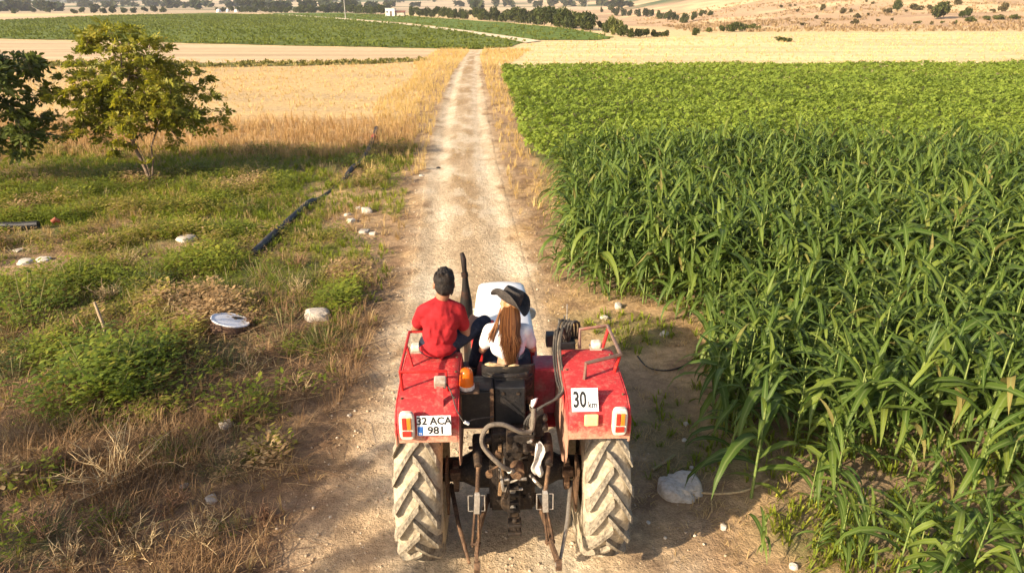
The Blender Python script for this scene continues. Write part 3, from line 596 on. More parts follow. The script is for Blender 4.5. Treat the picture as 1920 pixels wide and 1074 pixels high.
# drawbar with its comb and the top link bracket
b = MB(); b.box((-.03, -.44, .84), (.022, .05, .42)).box((.05, -.44, .84), (.022, .05, .42))
b.build('hitch_frame', M_iron, T, False, .004)
for k in range(5): MB().box((.01, -.47, .68 + k * .075), (.075, .06, .022)).build('hitch_plate', M_iron, T, False, .004)
b = MB(); b.box((.01, -.46, .58), (.085, .26, .05)).box((.01, -.57, .63), (.11, .10, .03)).box((.01, -.57, .55), (.11, .10, .03)); b.tube([(.01, -.58, .52), (.01, -.58, .68)], .018, 10).build('drawbar', M_iron, T, False, .008)
MB().tube([(-.07, -.46, .97), (.11, -.46, .97)], .014, 10).build('hitch_pin', M_steel, T, True)
MB().tube([(-.05, -.47, .88), (.08, -.47, .88)], .011, 10).build('hitch_pin', M_steel, T, True)
b = MB(); b.lathe([(0, .05), (.04, .05), (.05, .035), (.14, .03), (.14, 0)], (0, -.38, .68), 'Y', 18, 1, 1)
b2 = MB(); b2.tube([(0, -.34, .68), (0, -.47, .68)], .028, 12).build('pto_shaft', M_steel, T, True)
b = MB(); b.box((-.085, -.42, 1.02), (.03, .05, .42), Euler((R(-8), R(6), 0))).box((-.10, -.40, 1.20), (.03, .06, .10)).build('top_link_bracket', surf('dull_ochre_iron', (.20, .12, .06), .7, .1, (.36, .22, .11), 9, .45, .65, .3), T, False, .005)
b = MB(); b.tube([(.03, -.50, 1.13), (.03, -.60, 1.13)], .055, 16).tube([(.03, -.60, 1.13), (.03, -.63, 1.13)], .03, 12).build('pump_cap', M_rust, T, True)
# hydraulic valve block and couplers
b = MB(); b.box((.06, -.40, 1.30), (.22, .12, .16)).box((.20, -.34, 1.42), (.10, .10, .20)).tube([(.02, -.46, 1.30), (.02, -.52, 1.30)], .028, 10).tube([(.10, -.46, 1.30), (.10, -.54, 1.28)], .024, 10).tube([(.25, -.40, 1.45), (.25, -.47, 1.44)], .024, 10).tube([(.25, -.40, 1.53), (.25, -.47, 1.53)], .02, 10).build('valve_block', M_iron, T, False, .008)
for k in range(14):   # small pipes, unions and brackets crowded over the gearbox
    x0, z0 = random.uniform(-.22, .28), random.uniform(.92, 1.36); p0 = Vector((x0, -.36 - random.random() * .12, z0))
    p1 = p0 + Vector((random.uniform(-.14, .14), random.uniform(-.1, .04), random.uniform(-.16, .05)))
    MB().tube([p0, (p0 + p1) / 2 + Vector((0, -.05, .03)), p1], random.uniform(.006, .016), 7, True, 3).build('oil_pipe', random.choice([M_iron, M_rust, M_iron, M_steel, M_hose]), T, True)
for k in range(10):
    p0 = Vector((random.uniform(-.2, .26), -.38 - random.random() * .08, random.uniform(.78, 1.3))); MB().tube([p0, p0 + Vector((0, -.035, 0))], random.uniform(.014, .03), 6).build('union_nut', random.choice([M_iron, M_rust, M_steel]), T)
def hose(pts, r=.013, m=None): return MB().tube(pts, r, 8, True, 6).build('hydraulic_hose', m or M_hose, T, True)
M_hose2 = surf('pale_dusty_hose', (.17, .14, .105), .75, 0, (.08, .065, .05), 12, .5, .7, .3, 90, .15)
hose([(.0, -.58, 1.14), (-.10, -.66, 1.26), (-.235, -.62, 1.42), (-.20, -.58, 1.545), (-.08, -.56, 1.555), (.06, -.54, 1.47), (.14, -.50, 1.46), (.155, -.48, 1.56), (.16, -.45, 1.62)], .019, M_hose2)
MB().tube([(.015, -.57, 1.125), (-.035, -.62, 1.18)], .024, 10).build('hose_ferrule', M_steel, T, True)
for k in range(4):   # bundle from the levers, along the right fender, into the couplers
    o = Vector((k * .018, 0, k * .012)); hose([Vector((.45, .34, 1.80)) + o * .8, Vector((.39 + k * .02, .26, 1.93 + .02 * (k % 2))), Vector((.36, .10, 1.80)) + o, Vector((.365, -.12, 1.68)) + o, Vector((.375, -.28, 1.66)) + o * .7, Vector((.30, -.40, 1.645)) + o, Vector((.18, -.44, 1.60)) + o, Vector((.10, -.46, 1.52)) + o, Vector((.08 + k * .03, -.44, 1.38))], .0098, M_hose2 if k == 2 else M_hose)
for k in range(5): hose([(.44 + .02 * k, .40, 1.72), (.42 + .03 * k, .36, 1.90 + .012 * k), (.47 + .035 * k, .42, 1.95 - .01 * k), (.53 + .02 * k, .48, 1.74)], .011)
b = MB(); b.box((.48, .44, 1.70), (.20, .14, .12)).box((.36, .40, 1.78), (.08, .10, .12)).build('control_valve', M_blk, T, False, .012)
for k in range(3): MB().tube([(.43 + .045 * k, .46, 1.75), (.435 + .045 * k, .43, 1.96 + .03 * (k == 1))], .006, 6).build('control_lever', M_steel, T, True)
MB().tube([(.50, .40, 1.85), (.50, .42, 2.10)], .006, 6).build('control_lever', M_steel, T, True)
# rag tied on the hoses
V = []; F = []; nz = 9
for i in range(nz):
    t = i / (nz - 1); z = 1.40 - .30 * t; w_ = .016 + .022 * math.sin(t * 2.6) + .012 * math.sin(t * 9)
    for j in range(5): a = j / 4; V.append((.19 + (a - .5) * 2 * w_ + .012 * math.sin(t * 7), -.585 - .02 * math.sin(a * 6 + t * 4) - .01 * t, z))
for i in range(nz - 1):
    for j in range(4): F.append((i * 5 + j, i * 5 + j + 1, (i + 1) * 5 + j + 1, (i + 1) * 5 + j))
rag = MB().add(V, F).build('rag', surf('grubby_white_cloth', (.60, .56, .50), .9, 0, (.5, .42, .33), 9, .5, .7), None, True); q = rag.modifiers.new('t', 'SOLIDIFY'); q.thickness = .006
rag.location = TLOC; rag.rotation_euler = (0, 0, TA); tag(rag, 'white rag hanging from the hydraulic pipes at the back of the tractor', 'rag')
V2 = [(.15, -.30, 1.60), (.185, -.32, 1.625), (.205, -.30, 1.62), (.185, -.32, 1.575), (.16, -.33, 1.54), (.145, -.32, 1.56)]
cl = MB().add(V2, [(0, 1, 5), (1, 4, 5), (1, 2, 3), (1, 3, 4)]).build('rag', M_plate, None, True); q = cl.modifiers.new('t', 'SOLIDIFY'); q.thickness = .012; cl.location = TLOC; cl.rotation_euler = (0, 0, TA); tag(cl, 'crumpled pale cloth stuffed beside the tractor seat', 'rag')
# ------------------------------------------------------------------ the two people
def caps(b, p0, r0, p1, r1, n=14):
    p0, p1 = Vector(p0), Vector(p1); t = (p1 - p0); L = t.length; t = t / L if L > 1e-6 else Vector((0, 0, 1)); pts = []; rs = []
    for a in (-85, -60, -35, 0): pts.append(p0 + t * r0 * math.sin(R(a))); rs.append(r0 * math.cos(R(a)))
    for a in (0, 35, 60, 85): pts.append(p1 + t * r1 * math.sin(R(a))); rs.append(r1 * math.cos(R(a)))
    b.tube(pts, rs, n)
def ell(b, c, r, rot=None, n=16):
    q = rot.to_matrix() if rot else Matrix.Identity(3); V = []; F = []; m = n // 2 + 1
    for i in range(m):
        a = math.pi * i / (m - 1)
        for k in range(n): p = 2 * math.pi * k / n; V.append(Vector(c) + q @ Vector((r[0] * math.sin(a) * math.cos(p) if 0 < i < m - 1 else 1e-4 * math.cos(p), r[1] * math.sin(a) * math.sin(p) if 0 < i < m - 1 else 1e-4 * math.sin(p), r[2] * math.cos(a))))
    for i in range(m - 1):
        for k in range(n): F.append((i * n + k, (i + 1) * n + k, (i + 1) * n + (k + 1) % n, i * n + (k + 1) % n))
    F.append(tuple(range(n))[::-1]); F.append(tuple((m - 1) * n + k for k in range(n))); b.add(V, F)
def fuse(b, name, mat, parent=None, voxel=.009, smooth=4, wrinkle=0):
    """union of overlapping volumes as one continuous surface"""
    o = b.build(name, mat, None); q = o.modifiers.new('r', 'REMESH'); q.mode = 'VOXEL'; q.voxel_size = voxel; q.use_smooth_shade = True
    q = o.modifiers.new('s', 'SMOOTH'); q.iterations = smooth; q.factor = .5
    dg = bpy.context.evaluated_depsgraph_get(); me = bpy.data.meshes.new_from_object(o.evaluated_get(dg)); me.name = name; old = o.data; o.modifiers.clear(); o.data = me; bpy.data.meshes.remove(old)
    if not me.materials: me.materials.append(mat)
    me.polygons.foreach_set('use_smooth', [True] * len(me.polygons))
    if parent: o.parent = parent
    return o
def hand(b, wrist, fwd, palm_n, side, curl=.5, s=1.0):
    """palm and five bent fingers; side = +1 puts the thumb on fwd x palm_n"""
    w = Vector(wrist); f = Vector(fwd).normalized(); n = Vector(palm_n).normalized(); n = (n - f * n.dot(f)).normalized(); t = f.cross(n) * side
    base = w + f * .085 * s
    for k, off in enumerate((.030, .010, -.010, -.028)): caps(b, w + t * off * .6 * s, .013 * s, base + t * off * s, .0115 * s, 8)
    for k, (off, ln) in enumerate(((.030, .072), (.010, .080), (-.010, .074), (-.028, .058))):
        a = base + t * off * s; d = f
        for j in range(3):
            ang = curl * (.55 + .35 * j); d2 = (f * math.cos(ang) + n * math.sin(ang)).normalized(); e = a + d2 * ln * s * (.45, .32, .25)[j]; caps(b, a, .0095 * s, e, .0085 * s, 8); a = e
    th = w + f * .03 * s + t * .03 * s; e = th + (f * .6 + t * .7 + n * .3).normalized() * .04 * s; caps(b, th, .013 * s, e, .0105 * s, 8); caps(b, e, .0105 * s, e + (f * .85 + n * .5 + t * .1).normalized() * .03 * s, .009 * s, 8)
def head_shape(b, c, q, s=1.0):
    """skull, jaw, nose, ears; faces +y of q"""
    def W(v): return Vector(c) + q @ (Vector(v) * s)
    ell(b, W((0, -.008, .03)), (.075 * s, .095 * s, .088 * s), q.to_quaternion()); ell(b, W((0, .028, -.045)), (.056 * s, .066 * s, .068 * s), q.to_quaternion()); ell(b, W((0, .06, -.088)), (.028 * s, .026 * s, .022 * s))
    caps(b, W((0, .088, .005)), .010 * s, W((0, .106, -.032)), .015 * s, 8); caps(b, W((-.022, .082, -.062)), .010 * s, W((.022, .082, -.062)), .010 * s, 8)
    caps(b, W((-.035, .082, .022)), .012 * s, W((.035, .082, .022)), .012 * s, 8)
    for sx in (-1, 1): ell(b, W((sx * .077, -.005, -.012)), (.012 * s, .022 * s, .032 * s), q.to_quaternion())
M_eye = surf('eye_white', (.75, .73, .70), .25, spec=.6); M_iris = surf('dark_iris', (.02, .012, .008), .2, spec=.6)
def eyes(c, q, parent, s=1.0):
    for sx in (-1, 1):
        p = Vector(c) + q @ (Vector((sx * .031, .079, .004)) * s); b = MB(); ell(b, p, (.013 * s, .012 * s, .010 * s)); b.build('eye', M_eye, parent, True)
        b = MB(); ell(b, p + q @ Vector((0, .0085 * s, 0)), (.006 * s, .005 * s, .006 * s)); b.build('iris', M_iris, parent, True)
def skin(name, c, c2): return surf(name, c, .55, 0, c2, 10, .4, .75, .1, 120, .05, spec=.35)
# --- person in red shirt on the left fender
M_skinA = skin('tanned_skin', (.34, .17, .095), (.28, .12, .065))
hqA = Euler((R(-8), R(2), R(10))).to_matrix(); hcA = Vector((-.537, .245, 2.378))
shL, shR = Vector((-.712, .205, 2.150)), Vector((-.425, .235, 2.145)); hipC = Vector((-.60, .20, 1.845)); hL, hR = Vector((-.685, .22, 1.845)), Vector((-.515, .205, 1.84))
kL, kR = Vector((-.53, .64, 1.865)), Vector((-.215, .525, 1.895)); aL, aR = Vector((-.47, .60, 1.435)), Vector((-.33, .50, 1.455)); eL, eR = Vector((-.80, .36, 1.915)), Vector((-.372, .30, 1.895)); wL, wR = Vector((-.60, .535, 1.925)), Vector((-.315, .50, 1.955))
b = MB(); head_shape(b, hcA, hqA, 1.06); caps(b, hcA + hqA @ Vector((0, -.025, -.05)), .055, (-.56, .215, 2.24), .056); caps(b, (-.568, .215, 2.12), .09, hipC, .10)
caps(b, shL, .058, shR, .058)
for (s_, e_, w_) in ((shL, eL, wL), (shR, eR, wR)): caps(b, s_, .054, e_, .038); caps(b, e_, .038, w_, .027)
hand(b, wL, kL - wL + Vector((.02, .02, -.03)), (0.1, .1, -1), 1, .5, .95); hand(b, wR, kR - wR + Vector((.06, .03, -.03)), (0, .2, -1), -1, .5, .95)
for (h_, k_, a_) in ((hL, kL, aL), (hR, kR, aR)): caps(b, h_, .075, k_, .052); caps(b, k_, .052, a_, .035)
man = fuse(b, 'person', M_skinA, None, .010, 3); tag(man, 'person in a red T-shirt and dark jeans sitting on the left tractor fender', 'person')
eyes(hcA, hqA, man)
M_shirtA = surf('red_cotton', (.38, .026, .030), .9, 0, (.28, .016, .020), 6, .35, .7, 1.0, 16, .12, spec=.1)
b = MB(); ell(b, (-.572, .212, 2.075), (.165, .112, .16)); ell(b, (-.585, .208, 1.94), (.148, .112, .17)); ell(b, (-.60, .20, 1.83), (.165, .135, .085)); caps(b, shL + Vector((.03, 0, 0)), .064, shR - Vector((.03, 0, 0)), .064); caps(b, (-.567, .205, 2.16), .10, (-.558, .215, 2.245), .062); caps(b, (-.563, .208, 2.225), .062, shL, .062); caps(b, (-.563, .208, 2.225), .062, shR, .062)
for (s_, e_) in ((shL, eL), (shR, eR)): caps(b, s_, .060, s_.lerp(e_, .60), .060)
for k in range(9):   # folds of the cloth
    a = random.uniform(-.12, .10); z = random.uniform(1.85, 2.1); caps(b, (-.575 + a, .10 + abs(a) * .25, z), .012, (-.575 + a * .7 + random.uniform(-.05, .05), .095 + abs(a) * .2, z - random.uniform(.06, .14)), .008, 6)
fuse(b, 'shirt', M_shirtA, man, .010, 3)
M_jean = surf('dark_denim', (.022, .026, .042), .85, 0, (.05, .055, .075), 9, .5, .75, .5, 60, .15, spec=.15)
b = MB(); ell(b, hipC + Vector((0, .01, -.025)), (.17, .135, .085))
for (h_, k_, a_) in ((hL, kL, aL), (hR, kR, aR)): caps(b, h_, .086, k_, .064); caps(b, k_, .064, k_.lerp(a_, .9), .048)
fuse(b, 'jeans', M_jean, man, .010, 3)
for a_ in (aL, aR):
    b = MB(); caps(b, a_ + Vector((0, -.03, -.03)), .042, a_ + Vector((.02, .16, -.045)), .034); fuse(b, 'shoe', surf('dark_shoe', (.03, .03, .03), .6), man, .008, 2)
M_hairA = surf('black_hair', (.007, .005, .004), .75, 0, (.022, .015, .010), 30, .4, .6, .8, 90, .3, spec=.4)
b = MB(); ell(b, hcA + hqA @ Vector((0, -.024, .046)), (.089, .100, .084), hqA.to_quaternion()); ell(b, hcA + hqA @ Vector((0, -.055, -.005)), (.082, .062, .085), hqA.to_quaternion())
for k in range(90):
    a = random.uniform(0, 2 * math.pi); r = random.uniform(.0, .078); z = .118 - r * r * 6; p = hcA + hqA @ Vector((r * math.cos(a), -.032 + r * math.sin(a), z)); caps(b, p, .015, p + hqA @ Vector((random.uniform(-.014, .014), random.uniform(-.014, .010), .008 + .018 * random.random())), .010, 6)
for k in range(26):
    a = random.uniform(-2.6, -.5); p = hcA + hqA @ Vector((.074 * math.cos(a), -.03 + .075 * math.sin(a), random.uniform(-.05, .06))); caps(b, p, .014, p + hqA @ Vector((0, -.004, -.03)), .006, 6)
fuse(b, 'hair', M_hairA, man, .0065, 2)
# --- person in white shirt and hat on the seat
M_skinB = skin('warm_skin', (.48, .27, .165), (.42, .20, .115))
hqB = Euler((R(-10), R(10), R(34))).to_matrix(); hcB = Vector((-.005, .30, 2.135)); s1, s2 = Vector((-.165, .255, 1.945)), Vector((.130, .255, 1.94)); hp = Vector((-.02, .17, 1.52))
e1, e2 = Vector((-.235, .33, 1.72)), Vector((.205, .33, 1.72)); w1, w2 = Vector((-.165, .55, 1.69)), Vector((.135, .55, 1.69)); kk = [Vector((-.17, .60, 1.53)), Vector((.14, .60, 1.53))]; aa = [Vector((-.24, .66, 1.10)), Vector((.20, .66, 1.10))]; hh = [hp + Vector((-.085, .03, 0)), hp + Vector((.085, .03, 0))]
b = MB(); head_shape(b, hcB, hqB, .95); caps(b, hcB + hqB @ Vector((0, -.02, -.05)), .046, (-.016, .25, 1.98), .05); caps(b, s1, .046, s2, .046); caps(b, (-.018, .235, 1.90), .085, (-.02, .20, 1.68), .085); caps(b, (-.02, .20, 1.68), .09, hp, .105)
for (s_, e_, w_, sd) in ((s1, e1, w1, 1), (s2, e2, w2, -1)): caps(b, s_, .043, e_, .032); caps(b, e_, .032, w_, .023); hand(b, w_, Vector((.05 * sd, .10, .03)), (.2 * sd, .3, -1), sd, .9, .88)
for h_, k_, a_ in zip(hh, kk, aa): caps(b, h_, .082, k_, .054); caps(b, k_, .052, a_, .034)
wom = fuse(b, 'person', M_skinB, None, .010, 3); tag(wom, 'person with long auburn hair in a white T-shirt and dark hat on the tractor seat', 'person')
eyes(hcB, hqB, wom, .95)
M_shirtB = surf('white_cotton', (.78, .77, .75), .9, 0, (.68, .66, .63), 6, .4, .7, 1.0, 16, .05, spec=.1)
b = MB(); ell(b, (-.018, .238, 1.87), (.160, .112, .16)); ell(b, (-.018, .225, 1.79), (.150, .115, .085)); caps(b, s1 + Vector((.02, 0, .004)), .06, s2 - Vector((.02, 0, -.004)), .06); caps(b, (-.017, .24, 1.95), .09, (-.015, .25, 1.985), .056)
for (s_, e_) in ((s1, e1), (s2, e2)): caps(b, s_, .062, s_.lerp(e_, .62), .058)
for k in range(8):
    a = random.uniform(-.12, .12); z = random.uniform(1.78, 1.92); caps(b, (-.02 + a, .125 + abs(a) * .3, z), .011, (-.02 + a * .8 + random.uniform(-.05, .05), .122 + abs(a) * .3, z - random.uniform(.05, .1)), .008, 6)
fuse(b, 'shirt', M_shirtB, wom, .010, 3)
b = MB(); ell(b, hp + Vector((0, 0, -.01)), (.165, .13, .10))
for h_, k_, a_ in zip(hh, kk, aa): caps(b, h_, .09, k_, .064); caps(b, k_, .062, k_.lerp(a_, .92), .045)
fuse(b, 'jeans', M_jean, wom, .010, 3)
for a_ in aa:
    b = MB(); caps(b, a_ + Vector((0, -.02, -.035)), .038, a_ + Vector((0, .15, -.05)), .032); fuse(b, 'shoe', M_white, wom, .008, 2)
m_, nt_, bb = nodes_of('auburn_hair'); N, L = nt_.nodes, nt_.links
g1 = N.new('ShaderNodeNewGeometry'); rp = N.new('ShaderNodeValToRGB'); rp.color_ramp.elements[0].color = (.06, .023, .010, 1); rp.color_ramp.elements[1].color = (.36, .17, .062, 1); e = rp.color_ramp.elements.new(.5); e.color = (.16, .062, .022, 1)
L.new(g1.outputs['Random Per Island'], rp.inputs['Fac']); L.new(rp.outputs['Color'], bb.inputs['Base Color']); bb.inputs['Roughness'].default_value = .45; M_hairB = m_
b = MB(); ell(b, hcB + hqB @ Vector((0, -.02, .02)), (.072, .084, .082), hqB.to_quaternion(), 20)
for k in range(1000):   # locks falling over the shoulders and back
    u = random.uniform(-1, 1); v = random.random(); ln = (1 - .45 * abs(u) ** 2.0) * random.uniform(.7, 1.06)
    top = hcB + Vector((.016 + u * .056, -.070 + .05 * abs(u) ** 1.5 - .012 * v, .055)); bx_ = -.008 + u * (.052 + .032 * random.random() * (1 - .4 * u)) + .014
    mid = Vector((bx_ * 1.08, .128 - .026 * v + .06 * abs(u) ** 2, 1.97)); end = Vector((bx_ * .62 + .004 + random.uniform(-.03, .03), .100 - .025 * v + .05 * abs(u) ** 2 + .01, 1.97 - .29 * ln))
    m2 = (mid + end) / 2 + Vector((random.uniform(-.035, .035), -.016 + random.uniform(-.01, .006), 0)); r = random.uniform(.0008, .0022)
    b.tube([top, (top + mid) / 2 + Vector((u * .016, -.016, 0)), mid, m2, end], [r, r * 1.3, r * 1.3, r, r * .3], 3, False, 2)
for k in range(46):   # strands swept over the left shoulder
    q1 = random.random(); top = hcB + Vector((-.07, -.02 + random.uniform(-.03, .03), -.01)); p2 = Vector((-.105 - .03 * q1, .20 - .03 * random.random(), 2.01)); p3 = Vector((-.14 - .05 * q1, .17 + random.uniform(-.02, .03), 1.93 - .06 * random.random())); b.tube([top, p2, p3], [.004, .005, .0015], 5, True, 4)
b.build('hair', M_hairB, wom, True)
# hat: oval crown with a crease, brim curled up at both sides
M_hat = surf('dark_suede', (.050, .044, .040), .95, 0, (.10, .086, .072), 9, .5, .8, .6, 80, .2, spec=.1)
hq = Matrix.Rotation(R(30), 3, 'Y') @ Euler((R(-8), R(0), R(48))).to_matrix(); ho = hcB + hqB @ Vector((.004, -.012, .058))
V = []; F = []; NT = 48; rows = [(.0, .085, 1), (.25, .105, 1), (.5, .112, 1), (.75, .108, 1), (.93, .094, 1), (1.0, .0, 1)]
prof = [('b', 1.0), ('b', .85), ('b', .66), ('b', .45), ('b', .25), ('b', .08), ('c', 0), ('c', .35), ('c', .7), ('c', .9), ('c', .98), ('t', .6), ('t', .25), ('t', .02)]
for (kd, t) in prof:
    for k in range(NT):
        a = 2 * math.pi * k / NT; ca, sa = math.cos(a), math.sin(a)
        if kd == 'b':
            rx, ry = .083 + .060 * t, .100 + .088 * t; z = .092 * (abs(ca) ** 1.6) * t ** 1.5 - .040 * (abs(sa) ** 3) * t ** 1.3 - .004
        elif kd == 'c':
            rx, ry = .083 - .018 * t ** 2, .100 - .020 * t ** 2; z = .105 * t
        else:
            rx, ry = (.064) * t, (.079) * t; z = .108 - .022 * (1 - t) * (1 if abs(sa) > .0 else 1) + .012 * abs(ca) * t
        V.append(hq @ Vector((rx * ca, ry * sa, z)) + ho)
m = len(prof)
for i in range(m - 1):
    for k in range(NT): F.append((i * NT + k, i * NT + (k + 1) % NT, (i + 1) * NT + (k + 1) % NT, (i + 1) * NT + k))
F.append(tuple((m - 1) * NT + k for k in range(NT)))
hat = MB().add(V, F).build('hat', M_hat, wom, True); q = hat.modifiers.new('t', 'SOLIDIFY'); q.thickness = .004
for o in (man, wom): o.location = TLOC; o.rotation_euler = (0, 0, TA)
# ------------------------------------------------------------------ corn
def leaf_strip(L, W, a0, a1, fold=.25, twist=0, n=6, kink=None):
    """one blade along +x: starts at slope a0, ends at slope a1"""
    V = []; x = z = 0.0
    for i in range(n + 1):
        t = i / n; a = a0 + (a1 - a0) * t ** 1.3
        if kink and t > kink: a = a1 - .5
        if i: x += math.cos(a) * L / n; z += math.sin(a) * L / n
        w = .88 * W * (.45 + .55 * min(1, t / .25)) * (1 - max(0, (t - .3) / .7) ** 1.6); tw = twist * t
        nx_, nz_ = -math.sin(a), math.cos(a); wob = .12 * w * math.sin(t * 23 + a0 * 7)
        for s in (-1, 0, 1):
            lift = fold * w * abs(s) + wob * s
            V.append((x + nx_ * (lift + s * w * math.sin(tw)), s * w * math.cos(tw), z + nz_ * (lift + s * w * math.sin(tw))))
    F = [(i * 3 + k, i * 3 + k + 1, i * 3 + 4 + k, i * 3 + 3 + k) for i in range(n) for k in range(2)]
    return np.array(V), np.array(F)
LEAF = [leaf_strip(.72, .040, R(62), R(-35)), leaf_strip(.80, .043, R(55), R(-60), .3, .5), leaf_strip(.62, .038, R(70), R(10), .2, -.4), leaf_strip(.85, .046, R(48), R(-75), .3, -.3), leaf_strip(.66, .042, R(66), R(-10), .25, .8, 6, .62), leaf_strip(.52, .034, R(80), R(45), .35), leaf_strip(.45, .030, R(20), R(-70), .2, .9)]
RIB = np.array([(0, 0, 0, 1), (1, 1, 1, 1), (0, 0, 0, 1)] * 7, float)
STALK = (lambda n=6, k=5: (np.array([((.013 - .008 * i / (k - 1)) * math.cos(2 * math.pi * j / n), (.013 - .008 * i / (k - 1)) * math.sin(2 * math.pi * j / n), i / (k - 1)) for i in range(k) for j in range(n)]), np.array([(i * n + j, i * n + (j + 1) % n, (i + 1) * n + (j + 1) % n, (i + 1) * n + j) for i in range(k - 1) for j in range(n)])))()
def corn_kind(seed, tall=1.0):
    r = random.Random(seed); H_ = 1.02 * tall * r.uniform(.9, 1.1); parts = []; az = r.uniform(0, 6.28); n = r.randint(12, 14)
    lean = (r.uniform(-.06, .06), r.uniform(-.06, .06))
    S = Matrix.Identity(4); S[0][0] = S[1][1] = 1.15 * tall; S[2][2] = H_; S[0][2] = lean[0] * H_; S[1][2] = lean[1] * H_; parts.append(('stalk', 0, S))
    for k in range(n):
        t = (k + .5) / n; z = H_ * (.14 + .86 * t); az += math.pi + r.uniform(-.45, .45)
        v = 6 if t < .18 else r.choice((0, 1, 3, 3, 4, 1)) if t < .7 else r.choice((0, 2, 4, 2)) if t < .9 else r.choice((2, 5, 5))
        sc = tall * r.uniform(.74, 1.08) * (.75 + .5 * math.sin(math.pi * min(1, t + .12)))
        M_ = Matrix.Translation((lean[0] * z, lean[1] * z, z)) @ Matrix.Rotation(az, 4, 'Z') @ Matrix.Rotation(r.uniform(-.2, .2), 4, 'X') @ Matrix.Rotation(r.uniform(-.2, .25), 4, 'Y') @ Matrix.Scale(sc, 4)
        parts.append(('leaf', v, M_))
    return parts
KINDS = [corn_kind(s, t) for s, t in ((1, 1), (2, 1.05), (3, .95), (4, 1.1), (5, 1), (6, .9), (7, 1.02), (8, .97), (9, 1.08), (10, .93))]
c1, c2, c3, c4 = (.052, .094, .014), (.088, .138, .020), (.175, .222, .034), (.24, .20, .06)
M_cleaf = leafmat('corn_leaf', c1, c2, c3, .28, .52, .22, True, c4=c4, rib=(.24, .29, .10)); M_cmass = leafmat('corn_leaf_mass', c1, c2, c3, .28, .52, .22, c4=c4, rib=(.24, .29, .10))
M_cstalk = surf('corn_stalk', (.15, .21, .05), .6, 0, (.24, .27, .08), 4)
spots = []
yy = 4.15; rowno = 1
while yy < CORN_BACK:
    x0 = float(corn_left(np.array(yy))); x1 = .78 * (yy * _cs + 1.7) + 2.2; x = x0 + random.uniform(0, .15)
    while x < x1:
        edge = x - x0; thin = yy < 5.9 and x < 5.2
        if random.random() > (.52 if thin else .06):
            s = random.uniform(.82, 1.12) * (.82 + .18 * min(1, edge / 1.2)) * (1.22 if yy > 10 else 1.04)
            if thin: s *= random.uniform(.5, .9)
            spots.append((x, yy + random.uniform(-.12, .12), s, rowno))
        x += random.uniform(.11, .21)
    yy += .50; rowno += 1
spots += [(P(*p)[0], P(*p)[1], s, 0) for p, s in (((1072, 520), .62), ((1060, 490), .55), ((1105, 545), .7), ((1088, 470), .75), ((1142, 562), .85), ((1205, 570), .85), ((1370, 870), .7))]
SPECIAL = [((1408, 935), 1.0, 3, 'tall lone corn plant in front of the field, just right of the white rock'), ((1425, 1035), .42, 5, 'small corn seedling standing alone on the bare soil between rock and field'), ((1528, 1040), .38, 2, 'low corn plant with two arching leaves on bare soil near the bottom edge'),
           ((1905, 1090), 1.0, 1, 'large corn plant cut by the bottom right corner of the picture'), ((1045, 525), .58, 6, 'leftmost stunted corn plant standing apart beside the dirt road'), ((1335, 790), .95, 0, 'front corner corn plant with broad drooping leaves beside the tractor shadow')]
corn_mesh = {}
def corn_plant(kind, x, y, s, rz, label, group):
    o = empty('corn_plant', (x, y, float(relief(np.array(x), np.array(y))) - .01), rz); o.scale = (s, s, s); tag(o, label, 'corn plant', group)
    for (nm, v, M_) in KINDS[kind]:
        key = (nm, v)
        if key not in corn_mesh:
            V, F = STALK if nm == 'stalk' else LEAF[v]; me = raw_mesh(nm, V, F, True, None if nm == 'stalk' else {'rib': RIB}); me.materials.append(M_cstalk if nm == 'stalk' else M_cleaf); corn_mesh[key] = me
        c = bpy.data.objects.new(nm, corn_mesh[key]); COL.objects.link(c); c.parent = o; c.matrix_basis = M_
    return o
for (p, s, k, lb) in SPECIAL: x, y = P(*p); corn_plant(k, x, y, s, random.uniform(0, 6), lb, 'corn plants at the near edge of the field')
sp = np.array(spots); dep = sp[:, 1] * _cs + (CAMH - .8) * _sn; u = FPX * sp[:, 0] / dep; vy = 537 - FPX * (sp[:, 1] * _sn - (CAMH - .9) * _cs) / dep
vis = (u < 985) & (vy < 1110); order = np.argsort(np.where(vis, dep, 1e6)); near_i = order[:290]; rest = order[290:]
ONES = 'first second third fourth fifth sixth seventh eighth ninth tenth eleventh twelfth thirteenth fourteenth fifteenth sixteenth seventeenth eighteenth nineteenth'.split(); TENS = {2: 'twent', 3: 'thirt', 4: 'fort', 5: 'fift', 6: 'sixt', 7: 'sevent'}
def nth(i):
    i += 1
    return ONES[i - 1] if i < 20 else TENS[i // 10] + ('ieth' if i % 10 == 0 else 'y-' + ONES[i % 10 - 1])
for row_ in sorted({int(sp[i, 3]) for i in near_i}):
    for c_, i in enumerate(sorted((i for i in near_i if int(sp[i, 3]) == row_), key=lambda i: sp[i, 0])):
        lb = f'{nth(c_)} corn plant from the left in the {nth(row_ - 1)} row from the front' if row_ else f'{nth(c_)} from the left of the stunted corn plants straggling out at the field corner'
        corn_plant(random.randrange(10), sp[i, 0], sp[i, 1], sp[i, 2], random.uniform(0, 6.28), lb, 'corn plants at the near edge of the field')
Vs = []; Fs = []; off = 0; kk_ = rng.integers(0, 10, len(rest)); Vs2 = []; Fs2 = []; off2 = 0
for k in range(10):
    q = rest[kk_ == k]; B = mats_of(sp[q, 0], sp[q, 1], relief(sp[q, 0], sp[q, 1]) - .01, rng.uniform(0, 6.28, len(q)), sp[q, 2])
    for (nm, v, M_) in KINDS[k]:
        V, F = STALK if nm == 'stalk' else LEAF[v]; W_, FF = put(V, F, B @ np.array(M_))
        if nm == 'stalk': Vs2.append(W_); Fs2.append(FF + off2); off2 += len(W_)
        else: Vs.append(W_); Fs.append(FF + off); off += len(W_)
